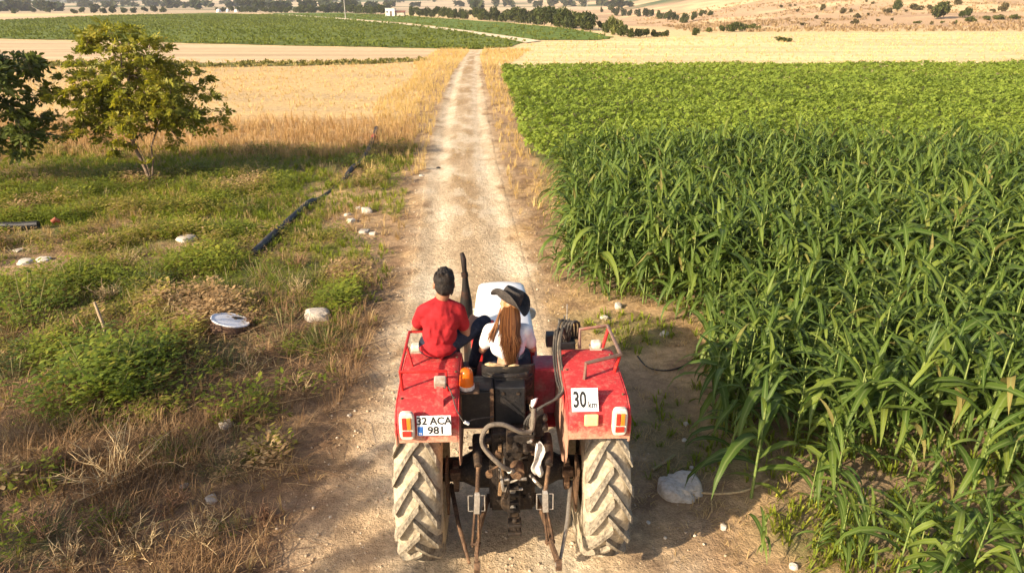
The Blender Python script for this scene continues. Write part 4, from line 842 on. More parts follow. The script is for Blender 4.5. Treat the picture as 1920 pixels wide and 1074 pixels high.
mass = tag(link('corn_crop', raw_mesh('corn_crop', np.concatenate(Vs), np.concatenate(Fs), True, {'rib': np.tile(RIB, (off // len(RIB), 1))}), M_cmass), 'dense green corn crop filling the field behind the near rows', 'corn crop', None, 'stuff')
tag(link('stalks', raw_mesh('stalks', np.concatenate(Vs2), np.concatenate(Fs2), True), M_cstalk, mass), kind='stuff')
# drip hoses along the near rows
M_pipe = surf('black_polythene', (.012, .012, .013), .5, 0, (.05, .045, .04), 9, .5, .8, .1, 40, .1, spec=.4)
for (pts, lb) in (([(1740, 1045), (1800, 1046), (1850, 1047), (2000, 1047)], 'thin black drip hose on the soil in the bottom right corner'), ([(1600, 962), (1650, 966), (1700, 968), (1900, 972)], 'thin black drip hose between the two nearest corn rows'), ([(1195, 668), (1215, 690), (1250, 696), (1285, 688), (1312, 664)], 'loop of thin black hose lying beside the corn, right of the tractor')):
    w = [Vector((*P(*p), 0)) for p in pts]
    for p in w: p.z = float(relief(np.array(p.x), np.array(p.y))) + .012
    tag(MB().tube(w, .009, 7, True, 5).build('drip_hose', M_pipe, None, True), lb, 'hose')

# ------------------------------------------------------------------ low green crop beyond the corn
def leaflets(sp_):
    V = []; F = []
    for (ang, L, w, dz) in sp_:
        b_ = len(V); c, s = math.cos(ang), math.sin(ang)
        for (a, h, z) in ((0, 0, 0), (.5, w, -.02), (1, 0, dz), (.5, -w, -.02)): V.append((c * a * L - s * h * L, s * a * L + c * h * L, z * L))
        F += [(b_, b_ + 1, b_ + 2), (b_, b_ + 2, b_ + 3)]
    return np.array(V), np.array(F)
TRI = leaflets([(0, 1, .42, -.25), (2.1, .95, .42, -.2), (4.2, .95, .42, -.3)])
n = 60000; yb = rng.uniform(0, 1, n); yb = 17.2 + 39.5 * yb ** 1.15; xb = rng.uniform(-1, 1, n) * 0 + rng.uniform(-.9, 1, n) * 1.0; xb = -1 + (rng.uniform(0, 1, n)) * (.80 * (yb * _cs + 1.7) + 4)
xq = xb + .25 * (fbm(xb * .8, yb * .8, 12) - .5) * 2; yq = yb + 2.2 * (fbm(xb * .25, yb * 0, 13) - .5); ok = poly_in(xq, yq, BEAN) & (vnoise(xb * 3, yb * 3, 5) > .12); xb, yb = xb[ok], yb[ok]
hb = .30 + .26 * fbm(xb * 1.4, yb * 1.4, 15, 3) + .12 * (fbm(xb * .3, yb * .3, 16, 2) - .4); zb = hb * rng.uniform(.35, 1, len(xb)) ** .5
sb = rng.uniform(.07, .125, len(xb)) * (1 + .012 * (yb - 20)); rz = rng.uniform(0, 6.28, len(xb))
A_ = mats_of(xb, yb, zb, rz, sb); tl = rng.uniform(-.9, .9, (len(xb), 2)); TL = np.zeros((len(xb), 4, 4)); TL[:, range(4), range(4)] = 1; TL[:, 2, 0] = tl[:, 0]; TL[:, 2, 1] = tl[:, 1]
W_, FF = put(*TRI, A_ @ TL)
M_bean = leafmat('low_crop_leaf', (.12, .175, .022), (.20, .265, .034), (.30, .35, .055), .32, .6, .15, patch=.35)
tag(link('low_crop', raw_mesh('low_crop', W_, FF), M_bean), 'low leafy green crop filling the field beyond the corn', 'crop', None, 'stuff')

# ------------------------------------------------------------------ grass, straw and weeds
def tuft(seed, n, h, spread, w, bend, base=.04):
    r = random.Random(seed); V = []; F = []
    for k in range(n):
        a = r.uniform(0, 6.28); d = r.uniform(0, 1) ** .7; L = h * r.uniform(.55, 1.1); out = spread * d + .05 * h; bx, by = base * d * math.cos(a), base * d * math.sin(a)
        tx, ty = bx + out * math.cos(a), by + out * math.sin(a); px_, py_ = -math.sin(a) * w, math.cos(a) * w; b_ = len(V); zt = L * (1 - bend * d)
        V += [(bx - px_, by - py_, -.02), (bx + px_, by + py_, -.02), (bx + (tx - bx) * .4 - px_ * .8, by + (ty - by) * .4 - py_ * .8, L * .62), (bx + (tx - bx) * .4 + px_ * .8, by + (ty - by) * .4 + py_ * .8, L * .62), (tx, ty, zt)]
        F += [(b_, b_ + 1, b_ + 3), (b_, b_ + 3, b_ + 2), (b_ + 2, b_ + 3, b_ + 4)]
    return np.array(V), np.array(F)
def sow(x, y, tufts, smin, smax, rr=None, grow=0):
    """tufts strewn on the ground -> joined arrays"""
    Vs = []; Fs = []; off = 0; kd = rng.integers(0, len(tufts), len(x)); s = rng.uniform(smin, smax, len(x)) * (1 + grow * np.maximum(0, y - 10)); z = relief(x, y)
    for k, t in enumerate(tufts):
        q = kd == k
        if not q.any(): continue
        W_, FF = put(*t, mats_of(x[q], y[q], z[q], rng.uniform(0, 6.28, q.sum()), s[q], rng.uniform(-.25, .25, q.sum()), rng.uniform(-.25, .25, q.sum())))
        Vs.append(W_); Fs.append(FF + off); off += len(W_)
    return np.concatenate(Vs), np.concatenate(Fs)
def strew(n, x0, x1, y0, y1): return rng.uniform(x0, x1, n), rng.uniform(y0, y1, n)
def stuff(name, arrs, mat, label, cat):
    Vs = []; Fs = []; off = 0
    for V, F in arrs: Vs.append(V); Fs.append(F + off); off += len(V)
    return tag(link(name, raw_mesh(name, np.concatenate(Vs), np.concatenate(Fs)), mat), label, cat, None, 'stuff')
G1 = [tuft(i, 11, .24, .13, .006, .5) for i in range(5)]; G2 = [tuft(20 + i, 8, .16, .12, .008, .6, .05) for i in range(4)]
D1 = [tuft(40 + i, 10, .30, .16, .0045, .45) for i in range(5)]; D2 = [tuft(60 + i, 9, .55, .2, .007, .35, .07) for i in range(5)]; D3 = [tuft(80 + i, 6, .16, .09, .010, .3, .06) for i in range(4)]; D4 = [tuft(90 + i, 10, .07, .20, .004, .8, .06) for i in range(4)]
def xlim(x, y, m=1.5): return np.abs(x) < .79 * (y * _cs + 1.7) + m
left_of = lambda x, y, m=0.: x < road_lr(y)[0] - m
CLEAR = [(*P(430, 640), .42), (*P(430, 660), .35), (*P(597, 600), .25), (*P(64, 500), .7), (*P(30, 475), .4), (*P(60, 440), .6), (*P(110, 432), .3), (*P(670, 415), .8), (*P(690, 438), .5), (*P(350, 455), .4), (*P(425, 805), .18), (*P(397, 945), .18)]
def clear_of(x, y):
    m_ = np.ones(len(x))
    for (cx, cy_, r_) in CLEAR: m_ *= np.hypot(x - cx, y - cy_) > r_
    return m_
# green grass
x, y = strew(31000, -19, 0, 3.6, 23); g_ = clear_of(x, y) * np.maximum(green_at(x, y), .6 * sstep(.45, .62, fbm(x * .5, y * .5, 39, 3)) * sstep(7, 10, y)) * (.35 + .65 * sstep(11, 14, y)); k = left_of(x, y, .3) & xlim(x, y) & (rng.random(len(x)) < g_ * 1.1); x, y = x[k], y[k]
x2, y2 = strew(9000, 1.1, 8, 3.8, 18); g2 = green_at(x2, y2); k = (rng.random(len(x2)) < g2 * .95) & xlim(x2, y2); x2, y2 = x2[k], y2[k]
x3, y3 = strew(3600, 1.5, 9, 4, 17); k = (x3 > corn_left(y3) - .1) & xlim(x3, y3); x3, y3 = x3[k], y3[k]
M_gr = leafmat('green_grass', (.115, .16, .016), (.215, .26, .026), (.39, .38, .05), .34, .65, .12, patch=.6)
stuff('green_grass', [sow(x, y, G1, .35, .95, grow=.01), sow(x2, y2, G2, .5, 1.1), sow(x3, y3, G2, .5, 1.1)], M_gr, 'green and yellowing grass growing on the verges', 'grass')
# low leafy weeds creeping over the left verge: green, olive and withered
def low_sprig(seed, n=13):
    r = random.Random(seed); V = []; F = []
    for k in range(n):
        a = r.uniform(0, 6.28); z = r.uniform(.15, 1.0); d = r.uniform(.05, .55) * (1.1 - .5 * z); cx, cy_ = d * math.cos(a), d * math.sin(a); a2 = a + r.uniform(-.8, .8); l = r.uniform(.16, .32); w = l * r.uniform(.14, .30); el = r.uniform(-.4, .7); c, s = math.cos(a2), math.sin(a2); b_ = len(V)
        V += [(cx, cy_, z), (cx + c * l * .5 - s * w, cy_ + s * l * .5 + c * w, z + el * l * .5), (cx + c * l, cy_ + s * l, z + el * l * .8), (cx + c * l * .5 + s * w, cy_ + s * l * .5 - c * w, z + el * l * .5)]; F += [(b_, b_ + 1, b_ + 2), (b_, b_ + 2, b_ + 3)]
    return np.array(V), np.array(F)
LS = [low_sprig(i) for i in range(6)]
x, y = strew(54000, -19, -1, 3.8, 23); nz_ = fbm(x * .55, y * .55, 39, 3); g_ = np.maximum(green_at(x, y), .85 * sstep(.40, .55, nz_) * sstep(6.6, 9, y)) * (1 - .30 * sstep(11.5, 14.5, y)) * clear_of(x, y); k = left_of(x, y, .25 + .8 * fbm(x * .8, y * .8, 21)) & xlim(x, y) & (rng.random(len(x)) < g_ * (1 - .45 * sstep(13, 20, y))); x, y = x[k], y[k]
hn = fbm(x * 1.1, y * 1.1, 57, 3); s_ = .09 + .24 * sstep(.3, .75, hn); kd = fbm(x * .7 + 5, y * .7, 58, 3) + rng.normal(0, .05, len(x))
for nm, lo_, hi_, mt_, lb_ in (('creeping_weeds', 0, .53, leafmat('creeping_weed_leaf', (.11, .15, .018), (.20, .24, .027), (.37, .355, .05), .34, .6, .15, patch=1.2), 'low green leafy weeds covering the left verge'), ('olive_weeds', .53, .66, leafmat('olive_weed_cover', (.19, .175, .036), (.32, .275, .060), (.48, .39, .11), .32, .65, .12, patch=1.2), 'low yellowing olive weeds covering the left verge'), ('withered_weeds', .66, 2, leafmat('withered_weed_cover', (.24, .15, .07), (.42, .28, .135), (.58, .42, .21), .25, .7, .1, patch=1.2), 'withered tan weeds among the green on the left verge')):
    q = (kd >= lo_) & (kd < hi_); arr = []
    for i, t in enumerate(LS):
        j = np.where(q)[0][i::6]; arr.append(put(*t, mats_of(x[j], y[j], relief(x[j], y[j]) - .01, rng.uniform(0, 6.28, len(j)), (s_[j] * rng.uniform(.7, 1.1, len(j)) + .06), None, None, s_[j] * rng.uniform(.6, 1.25, len(j)))))
    stuff(nm, arr, mt_, lb_, 'weeds')
# straw coloured dry grass near the road and among the weeds
x, y = strew(27000, -16, 0, 3.6, 24); k = left_of(x, y, .12 + .35 * (fbm(x, y, 5) - .3)) & xlim(x, y) & (rng.random(len(x)) < .10 + .75 * sstep(.44, .62, fbm(x * .7, y * .7, 33, 3)) + .2 * (y > 19)); x, y = x[k], y[k]
x2, y2 = strew(9000, .2, 8, 3.8, 20); u_ = road_u(x2, y2); k = (u_ > .98) & (x2 < corn_left(y2) + .5) & (rng.random(len(x2)) < .25 + .6 * sstep(.5, .62, fbm(x2, y2, 35, 3))) & xlim(x2, y2); x2, y2 = x2[k], y2[k]
kk1 = rng.random(len(x)) < np.interp(y, [4, 8, 11, 16], [.08, .12, .22, .30]); x3, y3 = strew(5000, -5, 2, 9, 60); u_ = np.abs(road_u(x3, y3)); k = (u_ < .24) & (fbm(x3 * 1.2, y3 * .5, 77, 3) > .46); x3, y3 = x3[k], y3[k]
M_dry = leafmat('dry_straw', (.30, .19, .085), (.46, .32, .15), (.60, .46, .24), .25, .7, .1, patch=.8)
stuff('dry_grass', [sow(x[kk1], y[kk1], D1, .35, .95), sow(x2, y2, D4, .5, 1.1), sow(x3, y3, D4, .5, 1.0, grow=.01), sow(x[~kk1][::3], y[~kk1][::3], D4, .6, 1.5)], M_dry, 'dry straw coloured grass along both edges of the dirt road', 'dry grass')
# brown tall dead grass in front of the stubble and the golden roadside grass
x, y = strew(5600, -24, -3.5, 19.5, 29.5); lim = 21.3 + 1.6 * (fbm(x * .3, y * 0, 44, 2) - .5); k = left_of(x, y, .5) & (y > lim) & xlim(x, y) & (rng.random(len(x)) < .9 - .6 * sstep(26, 29.5, y)); x, y = x[k], y[k]
M_brown = leafmat('tall_dead_grass', (.30, .18, .085), (.48, .31, .145), (.62, .45, .22), .25, .7, .1, patch=.3)
stuff('tall_dead_grass', [sow(x, y, D2, .35, .95)], M_brown, 'tall brown dead grass between the weeds and the stubble field', 'dead grass')
x, y = strew(9500, -9, 0, 19, 76); lx = road_lr(y)[0]; wd = 1.2 + 1.9 * fbm(y * .12, y * 0, 46, 2); k = (x < lx + .1) & (x > lx - wd - .02 * y) & (rng.random(len(x)) < .8); x, y = x[k], y[k]
x2, y2 = strew(9000, -5, 2.5, 15, 76); r_ = road_lr(y2)[1]; bl = np.interp(y2, [15, 19, 22, 34, 53.5, 60, 76], [1.3, 1.2, .5, 0, -.8, 0, 2]); k = (x2 > r_ + .05) & (x2 < bl + .1) & (rng.random(len(x2)) < .55); x2, y2 = x2[k], y2[k]
M_gold2 = leafmat('golden_grass', (.40, .27, .10), (.60, .43, .18), (.72, .56, .27), .3, .7, .1, patch=.5)
stuff('golden_grass', [sow(x, y, D2, .25, .8, grow=.003), sow(x2, y2, D1, .5, 1.0, grow=.012)], M_gold2, 'golden dry grass standing along the far stretch of the road', 'dry grass')
# stubble
x, y = strew(10000, -60, -2, 26, 62); k = left_of(x, y, .8) & xlim(x, y, 4) & (rng.random(len(x)) < .85 * (.35 + fbm(x * .5, y * 1.2, 48, 3))); x, y = x[k], y[k]
x2, y2 = strew(9000, -6, 105, 55, 120); k = poly_in(x2, y2, PGold) & xlim(x2, y2, 6) & (rng.random(len(x2)) < 60 / y2); x2, y2 = x2[k], y2[k]
M_stub = leafmat('stubble', (.50, .35, .16), (.62, .455, .22), (.72, .57, .30), .2, .8, .05, patch=.25)
stuff('stubble', [sow(x, y, D3, .6, 1.1, grow=.008), sow(x2, y2, D3, .9, 1.6, grow=.006)], M_stub, 'golden stubble left on the harvested fields', 'stubble')
# green tufts of the far fields and of the weed strip
xs, ys = [], []
for poly, n in ((PG1, 20000), (PG2, 6000)):
    pa = np.array(poly); x = rng.uniform(max(pa[:, 0].min(), -250), pa[:, 0].max(), n); y = pa[:, 1].min() + (min(pa[:, 1].max(), 330) - pa[:, 1].min()) * rng.random(n) ** 1.7; k = poly_in(x, y, poly) & xlim(x, y, 8); xs.append(x[k]); ys.append(y[k])
x, y = np.concatenate(xs), np.concatenate(ys)
C1 = [tuft(120 + i, 5, .30, .22, .06, .5, .15) for i in range(4)]
M_fc = leafmat('far_crop', (.10, .135, .024), (.155, .185, .030), (.23, .24, .048), .3, .7, .1, patch=.04)
stuff('far_crop', [sow(x, y, C1, .7, 1.2, grow=.004)], M_fc, 'low green crop of the distant fields on the left', 'crop')
x, y = strew(5000, -75, -5, 54, 72); k = poly_in(x, y, PStrip); x, y = x[k], y[k]
stuff('weed_line', [sow(x, y, C1, .7, 1.5)], leafmat('weed_line', (.12, .12, .03), (.22, .20, .06), (.40, .30, .12), .3, .7, .1, patch=.2), 'line of green weeds between the two stubble fields', 'weeds')
# dead stalks and twigs lying about on the left
def twig(seed):
    r = random.Random(seed); p = Vector((0, 0, .02)); d = Vector((1, 0, r.uniform(0, .35))).normalized(); V = []; F = []; pts = [p.copy()]
    for k in range(4): d = (d + Vector((0, r.uniform(-.4, .4), r.uniform(-.25, .15)))).normalized(); p = p + d * .25; p.z = max(p.z, .015); pts.append(p.copy())
    b_ = MB(); b_.tube(pts, [.007, .006, .005, .004, .002], 3, False); return np.array([tuple(v) for v in b_.V]), np.array(b_.F)
TW = [twig(i) for i in range(8)]
x, y = strew(8000, -9, -1, 3.8, 11); k = left_of(x, y, .0) & (rng.random(len(x)) < (.25 + .7 * sstep(.42, .6, fbm(x * .6, y * .6, 55, 3))) * (1 - .8 * sstep(8, 12, y))); x, y = x[k], y[k]
M_tw = leafmat('dead_stalks', (.13, .07, .038), (.27, .16, .08), (.50, .36, .19), .05, .8, .1)
Vs = []; Fs = []; off = 0
for i, t in enumerate(TW):
    q = np.arange(len(x)) % 8 == i; W_, FF = put(*t, mats_of(x[q], y[q], relief(x[q], y[q]) + rng.uniform(0, .06, q.sum()), rng.uniform(0, 6.28, q.sum()), rng.uniform(.12, .75, q.sum()))); Vs.append(W_); Fs.append(FF + off); off += len(W_)
tag(link('dead_stalks', raw_mesh('dead_stalks', np.concatenate(Vs), np.concatenate(Fs)), M_tw), 'brown dead stalks and twigs littering the left verge', 'dead stalks', None, 'stuff')
BR = [tuft(400 + i, 13, .24, .30, .0032, .15, .12) for i in range(5)]
x, y = strew(5200, -9, -1, 3.8, 12); k = left_of(x, y, .15 + .5 * fbm(x, y, 26)) & (rng.random(len(x)) < (.2 + .8 * sstep(.42, .58, fbm(x * .8, y * .8, 27, 3))) * (1 - .75 * sstep(7.5, 11, y))) & (clear_of(x, y) > 0); x, y = x[k], y[k]
stuff('dead_brush', [sow(x, y, BR, .5, 1.25)], leafmat('dead_brush', (.13, .075, .04), (.26, .16, .08), (.44, .31, .16), .1, .8, .05, patch=1.0), 'tangled brown dead brush covering the near left verge', 'dead brush')
# gravel on the road
ico = bmesh.new(); bmesh.ops.create_icosphere(ico, subdivisions=1, radius=1); IV = np.array([v.co[:] for v in ico.verts]); IF = np.array([[v.index for v in f.verts] for f in ico.faces]); ico.free()
x, y = strew(13000, -4.5, 3.5, 3.8, 20); k = (np.abs(road_u(x, y)) < 1.3) & (rng.random(len(x)) < (9 / (y + 3)) * .8 * (.25 + sstep(.1, .4, rut_dist(x, y)))); x, y = x[k], y[k]
s = .005 + .019 * rng.random(len(x)) ** 4; W_, FF = put(IV * [1, .8, .6], IF, mats_of(x, y, relief(x, y) + s * .3, rng.uniform(0, 6.28, len(x)), s))
tag(link('gravel', raw_mesh('gravel', W_, FF), leafmat('gravel', (.38, .28, .18), (.50, .39, .26), (.62, .52, .39), 0, .9, .1)), 'small pale gravel strewn over the dirt road', 'gravel', None, 'stuff')
# ------------------------------------------------------------------ trees
_ts = np.concatenate([np.arange(3, 60, .04), np.geomspace(60, 4500, 2500)])
def hit(px, py):
    """where a measured pixel meets the land"""
    u, v = (px - 960) / FPX, (537 - py) / FPX; d = np.array((u, _cs + _sn * v, -_sn + _cs * v)); t = _ts
    if py > 130: t0 = CAMH / -d[2]; t = np.linspace(t0 * .94, t0 * 1.06, 120)
    h = relief(d[0] * t, d[1] * t); i = np.argmax(CAMH + d[2] * t < h); return d[0] * t[i], d[1] * t[i], float(h[i])
PINN = leaflets([(.55, .55, .30, -.1), (-.55, .55, .30, -.1)])
def compound(seed):
    """a walnut leaf: pairs of leaflets and one at the end"""
    r = random.Random(seed); V = []; F = []
    for k, t in enumerate((.25, .5, .75, 1.0)):
        for sd in ((1, -1) if t < 1 else (0,)):
            a = sd * r.uniform(.8, 1.15); L = r.uniform(.42, .55) * (1.15 if t == 1 else 1); w = .22; b_ = len(V); c, s = math.cos(a), math.sin(a); ox, oz = t * .8, -.25 * t * t
            for (f, h, z) in ((0, 0, 0), (.35, w, .03), (.7, w * .8, -.04), (1, 0, -.14), (.7, -w * .8, -.04), (.35, -w, .03)): V.append((ox + (c * f - s * h) * L, (s * f + c * h) * L, oz + z * L))
            F += [(b_, b_ + 1, b_ + 5), (b_ + 1, b_ + 4, b_ + 5), (b_ + 1, b_ + 2, b_ + 4), (b_ + 2, b_ + 3, b_ + 4)]
    return np.array(V), np.array(F)
CL = [compound(i) for i in range(4)]
def grown_tree(name, base, lobes, stems, n_att, n_leaf, leaf_s, seed, m_leaf, m_bark, label, group=None, twig_leaves=1.0):
    r = random.Random(seed); base = Vector(base); t_ = empty(name, base); tag(t_, label, 'tree', group)
    nodes = []; par = []; tip = []
    def add(p, q): nodes.append(Vector(p)); par.append(q); return len(nodes) - 1
    root = add((0, 0, -.08), -1)
    for st_ in stems:
        q = root
        for p in st_: q = add(p, q)
    att = []
    wts = [l[3] * l[4] * l[5] for l in lobes]
    for k in range(n_att):
        (cx, cy_, cz, rx, ry, rz) = r.choices(lobes, wts)[0]
        while True:
            v = Vector((r.uniform(-1, 1), r.uniform(-1, 1), r.uniform(-1, 1)))
            if .25 < v.length < 1: break
        v = v.normalized() * v.length ** .6; att.append(Vector((cx + rx * v.x, cy_ + ry * v.y, cz + rz * v.z)))
    mid = Vector(stems[0][-1]); att.sort(key=lambda p: (p - mid).length)
    for p in att:
        best = min(range(1, len(nodes)), key=lambda i: (nodes[i] - p).length + .6 * max(0, nodes[i].z - p.z)); a = nodes[best]; n = max(2, int((p - a).length / .28)); q = best
        for j in range(1, n + 1):
            t = j / n; w = a.lerp(p, t) + Vector((r.uniform(-.05, .05), r.uniform(-.05, .05), .10 * math.sin(math.pi * t) + r.uniform(-.03, .03))); q = add(w, q)
        tip.append(q)
    rad = [0.0] * len(nodes); 
    for i in range(len(nodes) - 1, 0, -1):
        if rad[i] == 0: rad[i] = .0052
        rad[par[i]] = (rad[par[i]] ** 2.05 + rad[i] ** 2.05) ** (1 / 2.05)
    ch = {}
    for i in range(1, len(nodes)): ch.setdefault(par[i], []).append(i)
    b_ = MB(); bl = MB()
    def run(i, first):
        pts = [nodes[first], nodes[i]] if first is not None else [nodes[i]]; rs = [min(rad[i] * 1.05, rad[first]) if first is not None else rad[i], rad[i]] if first is not None else [rad[i]]
        while i in ch:
            k = sorted(ch[i], key=lambda j: -rad[j])
            for j in k[1:]: run(j, i)
            i = k[0]; pts.append(nodes[i]); rs.append(rad[i])
        if len(pts) > 1: (b_ if max(rs) > .022 else bl).tube(pts, rs, 7 if max(rs) > .02 else 4, False)
    for j in ch[root]: run(j, root)
    b_.build('trunk', m_bark, t_, True, 0, False); bl.build('branches', m_bark, t_, True, 0, False)
    twigs = [i for i in range(1, len(nodes)) if rad[i] < .016 and nodes[i].z > .5]
    Ms = [[] for _ in CL]; 
    for k in range(n_leaf):
        i = r.choice(tip) if r.random() < .55 else r.choice(twigs); p = nodes[i]; d = (p - nodes[par[i]]).normalized(); a = r.uniform(0, 6.28)
        o = Vector((math.cos(a), math.sin(a), r.uniform(-.3, .5))); dd = (d * .7 + o).normalized(); q = dd.to_track_quat('X', 'Z').to_matrix().to_4x4()
        M_ = Matrix.Translation(p + o * r.uniform(0, .08)) @ q @ Matrix.Rotation(r.uniform(-1.5, 1.5), 4, 'X') @ Matrix.Scale(leaf_s * r.uniform(.7, 1.2), 4); Ms[k % len(CL)].append(np.array(M_))
    Vs = []; Fs = []; off = 0
    for t, M_ in zip(CL, Ms): W_, FF = put(*t, np.array(M_)); Vs.append(W_); Fs.append(FF + off); off += len(W_)
    tag(link('crown', raw_mesh('crown', np.concatenate(Vs), np.concatenate(Fs)), m_leaf, t_), kind='stuff')
    return t_
M_bark = surf('walnut_bark', (.16, .11, .075), .9, 0, (.30, .22, .15), 8, .45, .7, .7, 30, .25)
M_wal = leafmat('walnut_leaf', (.13, .155, .020), (.25, .25, .034), (.44, .36, .055), .42, .5, .25, patch=1.1)
M_wal2 = leafmat('dark_walnut_leaf', (.06, .085, .017), (.105, .13, .025), (.18, .19, .04), .3, .45, .3, patch=1.0)
x, y, z = hit(285, 345)
grown_tree('walnut_tree', (x, y, z), [(-.05, 0, 3.0, 1.1, 1.1, 1.1), (-1.25, .1, 2.15, .9, 1.0, .85), (1.1, 0, 2.25, .95, 1.0, .8), (-.1, 0, 1.85, 1.5, 1.2, .5), (1.95, .2, 1.75, .5, .5, .4), (-1.4, 0, 1.35, .75, .8, .4), (.05, .1, 3.75, .55, .6, .42), (-.65, 0, 3.8, .4, .45, .38), (1.0, -.2, 1.4, .6, .6, .35), (-.8, .2, 1.15, .6, .6, .35), (.35, .5, 1.3, .6, .5, .4), (.0, 0, 2.4, 1.5, 1.2, .6), (.7, 0, 3.5, .5, .5, .5), (-1.9, 0, 2.2, .4, .5, .5)],
           [[(-.06, 0, .25), (-.16, .03, .6), (-.30, .05, 1.0), (-.28, .03, 1.5), (-.12, 0, 2.1), (-.05, 0, 2.8)], [(.05, .02, .25), (.12, .06, .6), (.16, .05, 1.0), (.45, .0, 1.5), (.75, -.05, 2.0)], [(.02, -.05, .3), (.03, -.12, .55), (-.04, -.2, 1.0), (-.5, -.25, 1.6), (-.9, -.2, 2.0)]], 240, 4600, .20, 11, M_wal, M_bark, 'small walnut tree with forked trunk and yellowing leaves on the left verge')
x, y = -14.6, 17.3; z = float(relief(np.array(x), np.array(y)))
grown_tree('walnut_tree', (x, y, z), [(.4, 0, 3.1, 1.5, 1.4, 1.1), (1.9, .3, 2.7, .85, .9, .8), (1.4, .2, 1.6, 1.3, 1.0, .6), (-.9, 0, 2.4, 1.2, 1.2, 1.1), (2.6, .4, 2.0, .6, .5, .5), (1.2, 0, 3.7, .5, .5, .5), (2.3, 0, 1.4, .6, .6, .35)],
           [[(0, 0, .4), (.05, 0, .9), (.15, 0, 1.5), (.3, 0, 2.2), (.4, 0, 2.8)], [(.05, .05, .95), (.5, .1, 1.4), (1.0, .15, 1.8), (1.6, .25, 2.1)]], 130, 2200, .31, 5, M_wal2, M_bark, 'dark leafy walnut tree cut off by the left edge of the picture')
# orchard trees further left, standing outside the picture; their shade falls on the verge and the road
for k, ((x, y), h) in enumerate((((-9.2, -.9), 1.15), ((-10.6, 1.3), 1.2), ((-8.4, -3.6), 1.1))):
    grown_tree('walnut_tree', (x, y, float(relief(np.array(x), np.array(y)))), [(0, 0, 3.0 * h, 1.5 * h, 1.5 * h, 1.1 * h), (.9 * h, .5, 2.3 * h, 1.0, 1.0, .8), (-.9 * h, -.4, 2.4 * h, 1.1, 1.1, .8)], [[(0, 0, .5), (.05, 0, 1.0), (.05, .05, 1.6), (0, 0, 2.4 * h)], [(.05, 0, 1.1), (.5, .2, 1.7), (.8, .4, 2.2)], [(0, .05, 1.2), (-.5, -.2, 1.8), (-.8, -.3, 2.3)]], 60, 230, .42, 30 + k, M_wal2, M_bark,
               ['walnut tree left of the camera shading the near verge', 'walnut tree just beyond the left frame edge shading the litter', 'walnut tree behind the camera on the left verge'][k], 'orchard trees outside the picture')
# distant trees and shrubs: leaf masses of several shapes
def far_crown(seed, n, lumps, leaf):
    r = np.random.default_rng(seed); L_ = []
    for k in range(lumps): a = r.uniform(0, 6.28); d = r.uniform(.1, .62); L_.append((d * math.cos(a), d * math.sin(a), r.uniform(.30, .78), r.uniform(.26, .42)))
    L_ = np.array(L_); q = r.integers(0, lumps, n); v = r.normal(size=(n, 3)); v /= np.linalg.norm(v, axis=1)[:, None]; v *= r.uniform(.55, 1.05, n)[:, None]
    c = L_[q][:, :3] + v * L_[q][:, 3:4] * [1, 1, .8]; c[:, 2] = np.maximum(c[:, 2], .06)
    t = np.array([(-.5, -.35, 0), (.5, -.35, .1), (.45, .35, 0), (-.5, .3, -.1)]); A = mats_of(c[:, 0], c[:, 1], c[:, 2], r.uniform(0, 6.28, n), r.uniform(.6, 1.3, n) * leaf, None, None); S = np.tile(np.eye(4), (n, 1, 1)); S[:, 2, 0] = r.uniform(-1.2, 1.2, n); S[:, 2, 1] = r.uniform(-1.2, 1.2, n)
    return put(t, np.array([(0, 1, 2), (0, 2, 3)]), A @ S)
M_ft = [leafmat('far_tree_leaf', (.045, .062, .018), (.075, .09, .025), (.115, .12, .035), .25, .7, .1), leafmat('far_tree_leaf_dark', (.030, .042, .016), (.052, .062, .022), (.08, .085, .03), .25, .7, .1), leafmat('scrub_leaf', (.07, .062, .025), (.12, .10, .04), (.19, .15, .065), .25, .8, .1), leafmat('green_scrub_leaf', (.075, .095, .022), (.13, .14, .035), (.21, .20, .06), .25, .7, .1)]
FC = {}
def far_tree(name, px, py, hpx, wide, mat, seed, label, group, trunk=True):
    x, y, z = hit(px, py); dep = y * _cs + (CAMH - z) * _sn; h = hpx / FPX * dep; key = (seed % 6, mat)
    if key not in FC:
        me = raw_mesh('crown', *far_crown(seed % 6 + 50, 950, 8, .125)); me.materials.append(M_ft[mat]); FC[key] = me
    if 'trunk' not in FC:
        o_ = MB().tube([(0, 0, -.02), (.02, 0, .2), (0, .02, .5)], [.04, .032, .02], 6).build('trunk', M_bark, None, True); FC['trunk'] = o_.data; bpy.data.objects.remove(o_)
    t_ = empty(name, (x, y, z - .02 * h), seed * 1.7); t_.scale = (h * wide, h * wide, h); tag(t_, label, 'tree' if trunk else 'shrub', group)
    tag(link('crown', FC[key], None, t_), kind='stuff'); link('trunk', FC['trunk'], None, t_)
    return t_
r = random.Random(3)
def line(ax, pa): return [(p, float(np.interp(p, *zip(*pa)))) for p in ax]
px = 1106; row = []
while px > 765: row.append(px); px -= r.uniform(9, 13)
for i, (p, q) in enumerate(line(row, [(760, 29.5), (900, 38), (1000, 46), (1110, 58)])):
    far_tree('roadside_tree', p, q, r.uniform(.85, 1.12) * np.interp(p, [770, 900, 1000, 1060, 1106], [17, 21, 27, 33, 30]), r.uniform(.6, .8), r.choice((0, 0, 1)), i, nth(i) + ' tree from the right in the row behind the distant green field', 'row of trees behind the green field')
px = 752; row = []
while px > 400: row.append(px); px -= r.uniform(7, 11)
